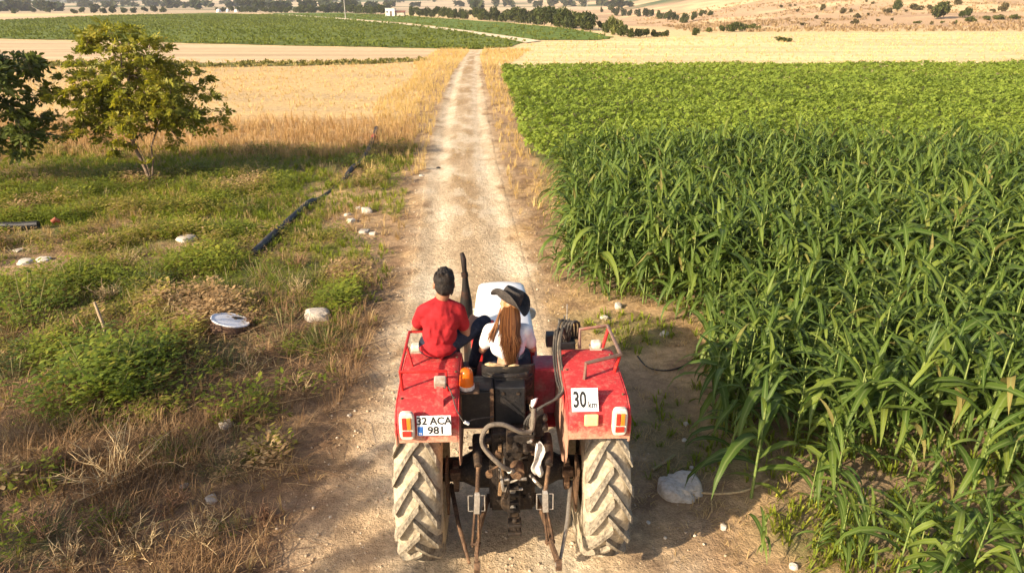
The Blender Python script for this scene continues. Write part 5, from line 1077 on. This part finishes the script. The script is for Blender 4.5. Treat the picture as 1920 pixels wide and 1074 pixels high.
for i, (p, q) in enumerate(line(row, [(390, 22.5), (530, 24.5), (640, 24.5), (760, 29)])):
    if 722 < p < 760: continue
    far_tree('orchard_tree', p, q, r.uniform(.8, 1.15) * np.interp(p, [390, 560, 750], [8, 12, 15]), r.uniform(.7, 1.0), r.choice((0, 1)), i + 3, nth(i) + ' tree leftwards from the white hut along the far horizon', 'trees left of the white hut')
for i, (p, q, h, w) in enumerate([(308, 23.5, 10, .9), (290, 24, 12, .8), (270, 24.5, 10, .9), (252, 25, 11, .8), (232, 25, 10, .9), (212, 25.5, 13, .7), (194, 25.7, 10, .9), (176, 25.8, 10, .8), (158, 26, 11, .9), (140, 26, 9, .9), (92, 24, 9, .8), (63, 24, 11, .7), (28, 26, 10, .8), (2, 23, 9, .8)]):
    far_tree('field_tree', p, q, h, w, r.choice((1, 0)), i, nth(i) + ' tree from the right in the broken line at the far left', 'trees at the far left horizon')
for i, (p, q, h, w, m_) in enumerate([(1105, 58, 17, .7, 0), (1122, 57, 16, .6, 0), (1138, 62, 27, .5, 0), (1152, 66, 32, .55, 3), (1166, 69, 21, .7, 0), (1180, 71, 17, .8, 0), (1196, 71, 15, .9, 1), (1212, 70, 15, .9, 0), (1230, 70, 14, .9, 1), (1246, 70, 12, .9, 0)]):
    far_tree('hedge_shrub', p, q, h, w, m_, i + 1, nth(i) + ' shrub from the left in the hedge ending at the golden field', 'hedge at the edge of the golden field', False)
for i, (p, q, h, w, m_) in enumerate([(1146, 30, 17, .5, 1), (1156, 30, 18, .4, 1), (1168, 31, 15, .5, 1), (1180, 31, 12, .6, 1), (1196, 32, 14, .6, 1), (1210, 33, 15, .7, 1), (1222, 34, 15, .6, 1), (1238, 36, 16, .6, 0), (1252, 38, 17, .6, 0), (1266, 40, 16, .6, 1), (1282, 44, 18, .6, 0), (1300, 40, 16, .6, 0), (1316, 34, 14, .7, 0), (1330, 30, 10, .8, 0), (1128, 24, 10, .4, 1)]):
    far_tree('valley_tree', p, q, h, w, m_, i + 2, nth(i) + ' tree from the left in the hollow below the dry hill', 'trees in the hollow')
scr = [(1305, 67, 14, .8, 0), (1330, 62, 9, 1, 3), (1350, 62, 13, .8, 0), (1372, 60, 19, .8, 0), (1390, 58, 14, .9, 0), (1408, 56, 11, 1, 3), (1422, 58, 9, .9, 3), (1464, 15, 5, 1, 2), (1482, 14, 5, .8, 2), (1495, 23, 6, .7, 2), (1491, 12, 4, .8, 2), (1541, 22, 13, .6, 2), (1578, 26, 11, .8, 2), (1595, 24, 7, .7, 2), (1530, 36, 7, .7, 2), (1508, 49, 6, 1.8, 2), (1608, 35, 9, 1.1, 2), (1602, 46, 9, 1.1, 2), (1626, 31, 6, .7, 2), (1624, 5, 5, .7, 2), (1636, 9, 6, .8, 2), (1664, 26, 10, 1.2, 2), (1680, 21, 19, .6, 0), (1718, 20, 13, 1.2, 2), (1745, 20, 10, .9, 2), (1762, 37, 30, .75, 0), (1795, 10, 12, .8, 2), (1808, 33, 17, .85, 0), (1820, 42, 10, 1.3, 3), (1790, 45, 7, .7, 3), (1746, 47, 7, .6, 2), (1765, 46, 6, .9, 3), (1720, 45, 5, 1.8, 3), (1850, 39, 8, 1.4, 3), (1875, 38, 10, 1.5, 3), (1902, 37, 9, 1.3, 3), (1880, 22, 16, .8, 2), (1860, 25, 7, 1.0, 2), (1672, 40, 6, .7, 2), (1645, 40, 4, 1.5, 2), (1548, 46, 4, 1.5, 2), (1700, 24, 5, 1.0, 2)]
for i, (p, q, h, w, m_) in enumerate(sorted(scr)):
    far_tree('hill_shrub', p, q, h, w, m_, i, f'{nth(i)} shrub from the left on the dry hill, ' + ('large ' if h > 15 else 'low ' if w > 1.2 else 'small ' if h < 7 else '') + ('olive green' if m_ in (0, 3) else 'brown'), 'shrubs on the dry hill', False)
far_tree('field_shrub', 1467, 79, 9, 2.2, 3, 4, 'low spreading green bush alone in the golden field', None, False)
r2 = np.random.default_rng(5)
# woods and hedges far off on the rolling land
n = 1900; y = r2.uniform(420, 2300, n); x = r2.uniform(-.85, .8, n) * y; kp = (fbm(x * .0045, y * .011, 97, 3) > .50) | (r2.random(n) < .03); kp &= ~((x > 30) & (y < 560)); x, y = x[kp], y[kp]; W_, FF = put(*far_crown(77, 44, 5, .55), mats_of(x, y, relief(x, y) - .3, r2.uniform(0, 6.28, len(x)), r2.uniform(5, 9, len(x)), None, None, r2.uniform(4, 7, len(x))))
tag(link('distant_woods', raw_mesh('distant_woods', W_, FF), M_ft[1]), 'far-off woods and hedges on the rolling land at the horizon', 'woods', None, 'stuff')

n = 6500; y = r2.uniform(122, 330, n); x = 18 + (.8 * y - 10) * r2.random(n); kp = (x > 30 + (y - 130) * .12) & (fbm(x * .05, y * .09, 93, 4) > .42) & (y > 126 - 0 * x); x, y = x[kp], y[kp]; W_, FF = put(*tuft(300, 7, .8, .5, .09, .5, .35), mats_of(x, y, relief(x, y), r2.uniform(0, 6.28, len(x)), r2.uniform(.5, 1.3, len(x))))
tag(link('hill_grass', raw_mesh('hill_grass', W_, FF), leafmat('hill_grass', (.24, .165, .09), (.38, .27, .15), (.54, .41, .23), .2, .8, .05, patch=.05)), 'dry brown tussock grass scattered over the hillside', 'dry grass', None, 'stuff')
# ------------------------------------------------------------------ hut, poles, covered heaps
x, y, z = hit(733, 31); hut = empty('hut', (x, y, z)); tag(hut, 'small white hut with a lower red roofed shed at the edge of the green field', 'hut')
sc2 = y / FPX
MB().box((0, 0, 1.45), (3.6, 3.4, 2.9)).build('wall', surf('whitewash', (.80, .78, .72), .9, 0, (.6, .55, .46), 1, .5, .8), hut)
MB().box((0, 0, 2.95), (3.9, 3.7, .12)).build('roof', surf('hut_roof', (.5, .46, .40), .8), hut); MB().box((.3, -1.72, .95), (.85, .06, 1.9)).build('door', surf('hut_door', (.16, .12, .09), .7), hut); MB().box((-1.1, -1.72, 1.6), (.6, .06, .6)).build('window', surf('hut_window', (.05, .06, .07), .2), hut)
b = MB(); b.box((3.7, .3, .85), (3.6, 2.8, 1.7)).build('shed_wall', surf('shed_wall', (.45, .36, .28), .9, 0, (.6, .5, .4), 1), hut); MB().box((3.75, .2, 1.80), (4.0, 3.4, .10), Euler((R(7), 0, 0))).build('shed_roof', surf('red_tin_roof', (.28, .075, .05), .7, 0, (.2, .1, .07), 1), hut)
def pole(px, py, h, label):
    x, y, z = hit(px, py); t_ = empty('utility_pole', (x, y, z)); tag(t_, label, 'pole', 'utility poles'); mp_ = surf('grey_pole', (.42, .39, .34), .8, 0, (.32, .28, .24), 2)
    MB().tube([(0, 0, -.3), (0, 0, h)], [.16, .10], 8).build('post', mp_, t_, True); MB().box((0, 0, h - .5), (1.8, .12, .12)).build('crossarm', mp_, t_)
    for sx in (-.75, 0, .75): MB().lathe([(0, .05), (.06, .07), (.12, .05), (.18, .03), (.18, 0)], (sx, 0, h - .44 + (.0 if sx else .44)), 'Z', 8).build('insulator', M_white, t_, True)
pole(648, 35.5, 9, 'thin utility pole standing in the green field left of the white hut'); pole(1100, 30, 9, 'thin utility pole rising behind the right end of the tree row')
for i, (p, q, w) in enumerate(((410, 23.6, 3.0), (427, 23.4, 2.2), (444, 23.4, 2.6))):
    x, y, z = hit(p, q); V = []; F = []; n_ = 14
    for a in range(5):
        t = a / 4
        for kk in range(n_): an = 2 * math.pi * kk / n_; rr = w * .5 * math.cos(t * 1.45) * (1 + .12 * math.sin(an * 3 + i)); V.append((rr * math.cos(an), rr * .8 * math.sin(an), 1.9 * math.sin(t * 1.5)))
    for a in range(4):
        for kk in range(n_): F.append((a * n_ + kk, a * n_ + (kk + 1) % n_, (a + 1) * n_ + (kk + 1) % n_, (a + 1) * n_ + kk))
    F.append(tuple(4 * n_ + kk for kk in range(n_))); o = MB().add(V, F).build('covered_heap', surf('white_sheeting', (.78, .77, .72), .7, 0, (.6, .56, .5), 1), None, True); o.location = (x, y, z); tag(o, ['left', 'middle, smallest', 'right'][i] + ' of three white covered heaps by the far trees', 'heap', 'white covered heaps')

# ------------------------------------------------------------------ weeds one can tell apart on the left
def sprig(seed, n=12, L=.5, leaf=.11, wide=.42):
    r = random.Random(seed); V = []; F = []
    for k in range(n):
        t = (k + 1) / n; a = k * 2.4 + r.uniform(-.4, .4); z = L * (.2 + .8 * t); l = leaf * r.uniform(.7, 1.2) * (1.15 - .4 * t); el = r.uniform(-.2, .6); b_ = len(V); c, s = math.cos(a), math.sin(a)
        for (f, h, dz) in ((.15, 0, 0), (.45, wide * .5, .05), (.8, wide * .38, -.02), (1.1, 0, -.15), (.8, -wide * .38, -.02), (.45, -wide * .5, .05)):
            xx = f * l * math.cos(el); V.append((c * xx - s * h * l, s * xx + c * h * l, z + f * l * math.sin(el) + dz * l))
        F += [(b_, b_ + 1, b_ + 5), (b_ + 1, b_ + 4, b_ + 5), (b_ + 1, b_ + 2, b_ + 4), (b_ + 2, b_ + 3, b_ + 4)]
    return np.array(V), np.array(F)
SPR = [sprig(i) for i in range(5)]; SPN = [sprig(10 + i, 16, .5, .07, .30) for i in range(5)]
M_w = {'bright': leafmat('broad_weed_leaf', (.10, .15, .018), (.18, .235, .028), (.36, .33, .05), .35, .5, .25, patch=2.2), 'dark': leafmat('dull_weed_leaf', (.06, .085, .024), (.10, .13, .034), (.16, .175, .05), .3, .6, .2, patch=2.0), 'olive': leafmat('olive_weed_leaf', (.14, .145, .034), (.24, .22, .05), (.40, .33, .09), .3, .6, .15, patch=2.0)}
M_stem = surf('weed_stem', (.22, .20, .08), .8, 0, (.33, .22, .12), 8)
def weed(px, py, w, h, n, mat, fine, label, group=None):
    x, y, z = hit(px, py); o = empty('weed_bush', (x, y, z)); tag(o, label, 'weed', group)
    r = np.random.default_rng(int(px * 7 + py)); a = r.uniform(0, 6.28, n); d = w * np.sqrt(r.random(n)) * (1 + .35 * np.sin(a * 3 + px)); xx, yy_ = d * np.cos(a), d * np.sin(a); s = h / .55 * r.uniform(.5, 1.15, n) * (1.05 - .55 * (d / w) ** 2)
    Vs = []; Fs = []; off = 0; tp = SPN if fine else SPR
    st = MB()
    for k in range(5):
        q = np.arange(n) % 5 == k
        if not q.any(): continue
        W_, FF = put(*tp[k], mats_of(xx[q], yy_[q], 0 * xx[q], r.uniform(0, 6.28, q.sum()), np.clip(s[q], .3, 1.5) * .9, r.uniform(-.3, .3, q.sum()) + .5 * xx[q] / w, r.uniform(-.3, .3, q.sum()) + .5 * yy_[q] / w, s[q])); Vs.append(W_); Fs.append(FF + off); off += len(W_)
    tag(link('leaves', raw_mesh('leaves', np.concatenate(Vs), np.concatenate(Fs)), M_w[mat], o), kind='stuff')
    for k in range(min(n, 14)): st.tube([(xx[k] * .6, yy_[k] * .6, -.02), (xx[k], yy_[k], .3 * s[k]), (xx[k] * 1.3, yy_[k] * 1.3, .5 * s[k])], [.006, .005, .003], 4, False)
    tag(st.build('stems', M_stem, o, False, 0, False), kind='stuff'); return o
WB = [(190, 730, .72, .78, 150, 'bright', 0, 'largest bright green broad-leaved bush, growing around the wooden stake'), (275, 690, .45, .62, 70, 'bright', 0, 'yellowing green bush just right of the wooden stake'), (40, 600, .75, .72, 110, 'bright', 0, 'tall bright green weed clump at the left picture edge below the white stones'), (130, 540, .6, .5, 70, 'bright', 1, 'bright green weed clump just below the two white stones'), (20, 690, .5, .4, 50, 'dark', 0, 'dark green weed clump at the left edge beside the big bush'),
      (400, 690, .45, .34, 60, 'dark', 1, 'dark green weed patch just below the white lid'), (360, 640, .35, .3, 40, 'dark', 1, 'dark green weed clump left of the white lid'), (600, 650, .36, .34, 60, 'dark', 1, 'round dark green weed tuft below the pale stone beside the road'), (520, 640, .25, .22, 30, 'dark', 1, 'small dark green weed tuft right of the white lid'), (625, 545, .36, .28, 46, 'olive', 1, 'olive weed tuft at the road edge above the pale stone'),
      (280, 545, .5, .42, 60, 'dark', 0, 'dark green leafy weeds above the wooden stake'), (430, 545, .5, .40, 60, 'dark', 1, 'dark green weeds between lid and black hose'), (490, 520, .4, .35, 50, 'bright', 1, 'green weeds at the lower end of the black hose'), (230, 490, .5, .35, 60, 'olive', 1, 'olive weeds right of the white stones'), (340, 480, .5, .35, 55, 'olive', 1, 'olive weeds in the middle of the grassy verge'),
      (150, 800, .34, .28, 40, 'dark', 1, 'dark green weed tuft below the big bush'), (330, 860, .34, .26, 50, 'dark', 1, 'dark green low weed patch in the brown litter'), (410, 880, .34, .22, 46, 'dark', 1, 'low green weed patch beside the pale pebble in the litter'), (480, 775, .38, .24, 55, 'olive', 1, 'yellow green grassy tuft on the brown verge'), (440, 820, .25, .2, 26, 'dark', 1, 'small dark weed just left of the round pebble'),
      (60, 1020, .42, .26, 55, 'dark', 1, 'dull green weed patch in the bottom left corner'), (190, 1000, .45, .24, 55, 'dark', 1, 'grey green weed patch near the bottom left among dead stalks'), (440, 985, .2, .16, 20, 'bright', 1, 'tiny bright green weed in the litter near the bottom'), (590, 445, .4, .3, 44, 'olive', 1, 'weeds hiding the middle of the black hose'), (690, 350, .45, .35, 50, 'olive', 1, 'weeds between the two lengths of black hose by the road'),
      (500, 330, .8, .5, 90, 'dark', 1, 'dark green weed clump in front of the brown grass'), (400, 320, .8, .4, 80, 'bright', 1, 'bright weeds to the right of the walnut trunk'), (560, 400, .5, .3, 46, 'bright', 1, 'green weeds along the left side of the hose'), (1180, 640, .28, .2, 40, 'bright', 1, 'green weed patch behind the right tractor fender'), (1030, 360, .35, .3, 34, 'olive', 1, 'pale olive weed at the right road edge before the corn'), (1010, 380, .25, .22, 22, 'olive', 1, 'small olive weed nearer the road before the corn')]
for a in WB: weed(*a)
rw = random.Random(9); ex = 0
while ex < 30:
    p, q = rw.uniform(0, 640), rw.uniform(330, 720); xw, yw = P(p, q)
    if p > 640 - (q - 330) * .25 or min(math.hypot((p - a[0]) / 1.6, q - a[1]) for a in WB) < 22 or math.hypot(p - 430, q - 610) < 60 or math.hypot(p - 597, q - 590) < 50: continue
    WB.append((p, q)); near_what = min(((math.hypot(p - a, q - b_), n_) for a, b_, n_ in ((195, 600, 'the wooden stake'), (430, 610, 'the white lid'), (65, 490, 'the two white stones'), (540, 430, 'the black hose'), (285, 345, 'the walnut trunk'), (110, 428, 'the orange red cap'), (597, 590, 'the pale blocky stone'))))[1]
    kd = rw.choice(('bright', 'olive', 'olive', 'dark')); hgt = rw.uniform(.22, .42)
    weed(p, q, rw.uniform(.3, .6), hgt, rw.randint(34, 70), kd, 1, {'bright': 'bright green', 'olive': 'olive green', 'dark': 'dull dark green'}[kd] + (' tall' if hgt > .34 else ' low') + ' weed growing near ' + near_what + f', {nth(ex)} counted leftwards and down', 'weeds of the left verge'); ex += 1
# dry branching weeds
def dry_weed(px, py, h, n, seed, label, tone=0):
    x, y, z = hit(px, py); o = empty('dry_weed', (x, y, z)); tag(o, label, 'dry weed', 'dead branching weeds'); r = random.Random(seed); b = MB()
    for k in range(n):
        a = r.uniform(0, 6.28); t = r.uniform(.2, 1.5); p = Vector((.03 * math.cos(a), .03 * math.sin(a), -.02)); d = Vector((math.cos(a) * t, math.sin(a) * t, 1)).normalized(); L = h * r.uniform(.6, 1.1); pts = [p]
        for j in range(4): d = (d + Vector((r.uniform(-.4, .4), r.uniform(-.4, .4), r.uniform(-.25, .1)))).normalized(); p = p + d * L / 4; pts.append(p)
        b.tube(pts, [.007, .006, .005, .004, .002], 4, False)
        for j in range(5):
            q = pts[1 + j % 3].lerp(pts[2 + j % 3], r.random()); e = q + Vector((r.uniform(-1, 1), r.uniform(-1, 1), r.uniform(.1, .9))).normalized() * L * r.uniform(.15, .38); b.tube([q, (q + e) / 2 + Vector((0, 0, .01)), e], [.004, .003, .0015], 3, False)
    tag(b.build('dead_stems', M_dw[tone], o, False, 0, False), kind='stuff')
M_dw = [surf('pale_dead_stem', (.50, .38, .20), .9, 0, (.38, .25, .12), 9), surf('brown_dead_stem', (.27, .15, .08), .9, 0, (.40, .25, .13), 9)]
for i, (p, q, h, n, t, lb) in enumerate([(225, 900, .85, 22, 0, 'tallest pale dead weed standing in the left litter'), (380, 1010, .5, 20, 0, 'orange straw tuft near the bottom beside the pale pebble'), (260, 1040, .5, 16, 0, 'pale dead weed near the bottom edge, left of centre'), (120, 880, .5, 16, 1, 'reddish dead weed left of the tall pale one'), (90, 1000, .5, 14, 1, 'brown dead weed in the bottom left corner'), (470, 700, .55, 12, 0, 'sparse pale dead stalk below the white lid'), (560, 735, .5, 8, 0, 'thin pale dead stalk nearest the road'), (140, 640, .6, 26, 1, 'brown dead bush left of the wooden stake'), (300, 600, .55, 24, 0, 'straw coloured dead bush above the stake'), (340, 580, .5, 24, 0, 'straw coloured dead bush left of the lid'), (200, 560, .6, 26, 0, 'tan dead bush above the big green bush'), (240, 500, .6, 24, 0, 'tan dead bush below the green grass'), (470, 610, .4, 20, 1, 'brown dead weed beside the right rim of the lid'), (540, 600, .4, 24, 1, 'reddish dead weed next to the pale stone'), (560, 545, .4, 22, 0, 'straw weed above the pale stone'), (430, 760, .4, 18, 1, 'brown dead weed behind the yellow green tuft'), (320, 950, .4, 20, 1, 'brown dead weed among the stalks below the green patch'), (500, 980, .35, 18, 1, 'brown dead weed by the road near the bottom'), (130, 1060, .45, 18, 0, 'straw weed on the bottom edge at far left'), (560, 500, .4, 20, 1, 'brown dead weed at the near end of the hose')]):
    dry_weed(p, q, h * (.85 if i == 0 else .68), n, 200 + i, lb, t)

# ------------------------------------------------------------------ hoses, lid, stake, stones
def on_ground(pts, lift): 
    out = []
    for p in pts: x, y = P(*p); out.append(Vector((x, y, float(relief(np.array(x), np.array(y))) + lift)))
    return out
hs = empty('irrigation_hose'); tag(hs, 'thick black irrigation hose lying in the grass along the left verge', 'hose')
w = on_ground([(706, 244), (701, 262), (692, 285), (678, 308), (660, 326), (640, 343), (618, 358), (598, 372), (582, 384), (562, 400), (535, 425), (508, 452), (478, 480)], .14)
for i, q in enumerate(w): q.z += .02 * math.sin(i * 1.9) - (.16 if 5 <= i <= 7 else .05)
MB().tube(w, .072, 12, True, 6).build('hose_tube', surf('dusty_black_polythene', (.018, .018, .021), .55, 0, (.10, .09, .08), 4, .5, .8, .1, 20, .15, spec=.4), hs, True)
MB().tube([w[1].lerp(w[2], -.1), w[1].lerp(w[2], .2)], .080, 12).build('hose_band', surf('faded_red_band', (.40, .06, .05), .7), hs, True)
w = on_ground([(-40, 434), (10, 433), (45, 432), (75, 431)], .12); h2 = empty('irrigation_hose'); tag(h2, 'short length of black hose in the grass at the left picture edge', 'hose')
MB().tube(w, .075, 12, True, 5).build('hose_tube', M_pipe, h2, True)
w = on_ground([(101, 430), (116, 428)], .14); tag(MB().tube([w[0], w[0].lerp(w[1], .5) + Vector((0, 0, .05)), w[1]], [.045, .055, .035], 10).build('hose_cap', surf('orange_red_plastic', (.36, .07, .03), .7, 0, (.28, .14, .08), 9), None, True), 'orange red plastic hose cap lying in the grass', 'cap')
x, y, z = hit(430, 622); lid = empty('drum_lid', (x, y, z + .045)); lid.rotation_euler = (R(-3), R(17), .3); tag(lid, 'white round lid of a rusty drum lying in the weeds', 'lid')
MB().lathe([(.150, .0), (.150, .20), (.147, .245), (.155, .262), (.150, .272), (.138, .274)], (0, 0, 0), 'Z', 40).build('lid_top', surf('chipped_white_enamel', (.74, .74, .76), .5, 0, (.56, .50, .45), 7, .55, .75), lid, True)
MB().lathe([(.142, .268), (.08, .258), (.055, .264), (.03, .256), (-.03, .262), (-.03, 0)], (0, 0, 0), 'Z', 40).build('drum_side', surf('rusty_drum', (.10, .055, .035), .85, 0, (.20, .12, .08), 8), lid, True)
MB().lathe([(.1505, 0), (.153, .03), (.1535, .055), (.151, .06)], (.09, .11, 0), 'Z', 20, 1.4, .7).build('bung_hole', surf('dark_hole', (.03, .028, .025), .8), lid, True)
x, y, z = hit(203, 640); st_ = MB().tube([(0, 0, -.05), (-.02, .01, .25), (-.045, .02, .42), (-.075, .03, .60)], [.024, .022, .024, .018], 7); o = st_.build('wooden_stake', surf('weathered_wood', (.46, .34, .21), .9, 0, (.34, .24, .15), 8, .4, .7, .4), None, True); o.location = (x, y, z); tag(o, 'short weathered wooden stake standing in the green bush', 'stake')
def rock(px, py, wpx, label, mat, flat=.6, seed=0, lift=.0, name='stone', group=None, n=3):
    x, y, z = hit(px, py); dep = y * _cs + CAMH * _sn; s = wpx / FPX * dep / 2; bm = bmesh.new(); bmesh.ops.create_icosphere(bm, subdivisions=n, radius=1)
    for v in bm.verts:
        c = np.array(v.co) * 1.3 + seed * 3.1; f = .45 + 1.1 * float(fbm(np.array(c[0] + c[2] * .7), np.array(c[1] - c[2] * .6), seed, 4)); v.co = v.co * (f + .14 * (float(fbm(np.array(c[0] * 5 + c[2] * 4), np.array(c[1] * 5 - c[2] * 3), seed + 3, 2)) - .5))
        for a in range(3):
            cut = (.68, .62, .55)[(a + seed) % 3]
            if abs(v.co[a]) > cut: v.co[a] = math.copysign(cut + (abs(v.co[a]) - cut) * .5, v.co[a])
        v.co.z *= flat
    m = bpy.data.meshes.new(name); bm.to_mesh(m); bm.free(); o = link(name, m, mat); o.location = (x, y, z + s * flat * .22 + lift); o.scale = (s * 1.15, s, s); o.rotation_euler = (0, 0, seed * 1.3); m.polygons.foreach_set('use_smooth', [True] * len(m.polygons)); m.set_sharp_from_angle(angle=R(28)); tag(o, label, 'stone', group)
M_rk = surf('pale_limestone', (.56, .49, .40), .9, 0, (.36, .29, .22), 7, .45, .7, .8, 14, .12, spec=.1); M_rw = surf('white_stone', (.60, .55, .46), .9, 0, (.38, .31, .23), 7, .45, .70, .5, 16, .08, spec=.15)
for i, (p, q, w_, lb, m_, fl_) in enumerate([(1272, 918, 76, 'large rough pale rock on the soil right of the tractor', M_rk, .62), (1160, 577, 20, 'round white stone with a stalk below it, behind the right fender', M_rw, .9), (1133, 597, 18, 'flattish white stone just above the right fender rail', M_rw, .7), (1245, 628, 17, 'small white stone on the soil near the hose loop', M_rw, .8), (1286, 796, 11, 'small white pebble above the large rock', M_rw, .9), (1283, 826, 10, 'tiny pale pebble in the shade above the large rock', M_rw, .9), (1356, 990, 14, 'squarish white pebble below the large rock in the sun', M_rw, 1.0), (1487, 1064, 18, 'white pebble near the bottom edge right of the tractor', M_rw, .8), (1296, 877, 9, 'tiny pebble right above the large rock edge', M_rw, .8), (1215, 980, 8, 'tiny dusty pebble right of the right rear tyre', M_rw, .8),
        (597, 596, 46, 'blocky pale stone half hidden by the dark weed tuft at the road edge', M_rk, .7), (48, 492, 30, 'left one of two flat white stones in the grass', M_rw, .35), (80, 488, 28, 'right one of two flat white stones in the grass', M_rw, .35), (35, 470, 18, 'small flat grey stone above the two white stones', M_rk, .35), (658, 417, 17, 'round white stone beside the road, lowest of the upper pebble group', M_rw, .8), (652, 404, 13, 'small white stone left in the upper pebble group', M_rw, .7), (688, 398, 24, 'largest tan stone of the pebble group beside the road', M_rk, .7), (672, 392, 14, 'small tan stone behind the largest of the pebble group', M_rk, .6), (682, 435, 22, 'flat greyish stone below the pebble group', M_rk, .4), (700, 440, 16, 'smaller greyish stone next to the flat one by the road', M_rk, .6), (425, 798, 26, 'round pinkish pebble in the brown litter', M_rk, .8), (397, 937, 26, 'pale pebble in the litter near the bottom', M_rk, .5), (345, 912, 18, 'greyish pebble half buried in the litter', M_rk, .5), (790, 330, 10, 'small white pebble at the left road edge', M_rw, .5), (655, 780, 10, 'tiny white pebble at the shaded road edge', M_rw, .8), (350, 450, 40, 'pinkish stone lying in the middle of the grassy verge', M_rk, .4), (12, 890, 16, 'small white pebble at the left picture edge', M_rw, .8), (822, 316, 8, 'small dark pebble on the road', surf('dark_stone', (.05, .045, .04), .9), .8), (718, 357, 9, 'small dark clod beside the road under the hose', surf('dark_clod', (.04, .032, .025), .9), .8)]):
    rock(p, q, w_, lb, m_, fl_, i, 0, 'stone', None, 4 if w_ > 60 else 3 if w_ > 20 else 2)
# broken stalk and stick on the soil
for (pts, r_, lb, nm, m_) in (([(1222, 890), (1243, 877), (1264, 862)], .018, 'pale stick lying on the soil above the large rock', 'stick', M_stem), ([(1300, 592), (1270, 560), (1235, 522)], .012, 'thin brown stick leaning from the soil into the corn', 'stick', M_rust), ([(1280, 945), (1310, 930), (1350, 932), (1400, 925), (1440, 905)], .012, 'bent dry corn stalk on the soil below the large rock', 'corn_stalk', M_dw[0]), ([(610, 575), (650, 562), (700, 552)], .014, 'dry stalk lying at the road edge by the pale stone', 'dry_stalk', M_dw[0])):
    w = on_ground(pts, .03)
    if nm == 'stick' and m_ is M_rust: w[1].z += .2; w[2].z += .5
    tag(MB().tube(w, r_, 6, True, 4).build(nm, m_, None, True), lb, 'stick')

# ------------------------------------------------------------------ haze over the land
hz = MB().box((0, 4700, 50), (9400, 9600, 112)).build('haze', None); hz.data.materials.clear()
mh = bpy.data.materials.new('haze'); mh.use_nodes = True; mh.node_tree.nodes.clear(); pv = mh.node_tree.nodes.new('ShaderNodeVolumePrincipled'); ov = mh.node_tree.nodes.new('ShaderNodeOutputMaterial')
pv.inputs['Color'].default_value = (.86, .90, 1, 1); pv.inputs['Density'].default_value = .00017; mh.node_tree.links.new(pv.outputs[0], ov.inputs['Volume']); hz.data.materials.append(mh); tag(hz, 'thin bluish haze over the far land', 'haze', None, 'stuff')
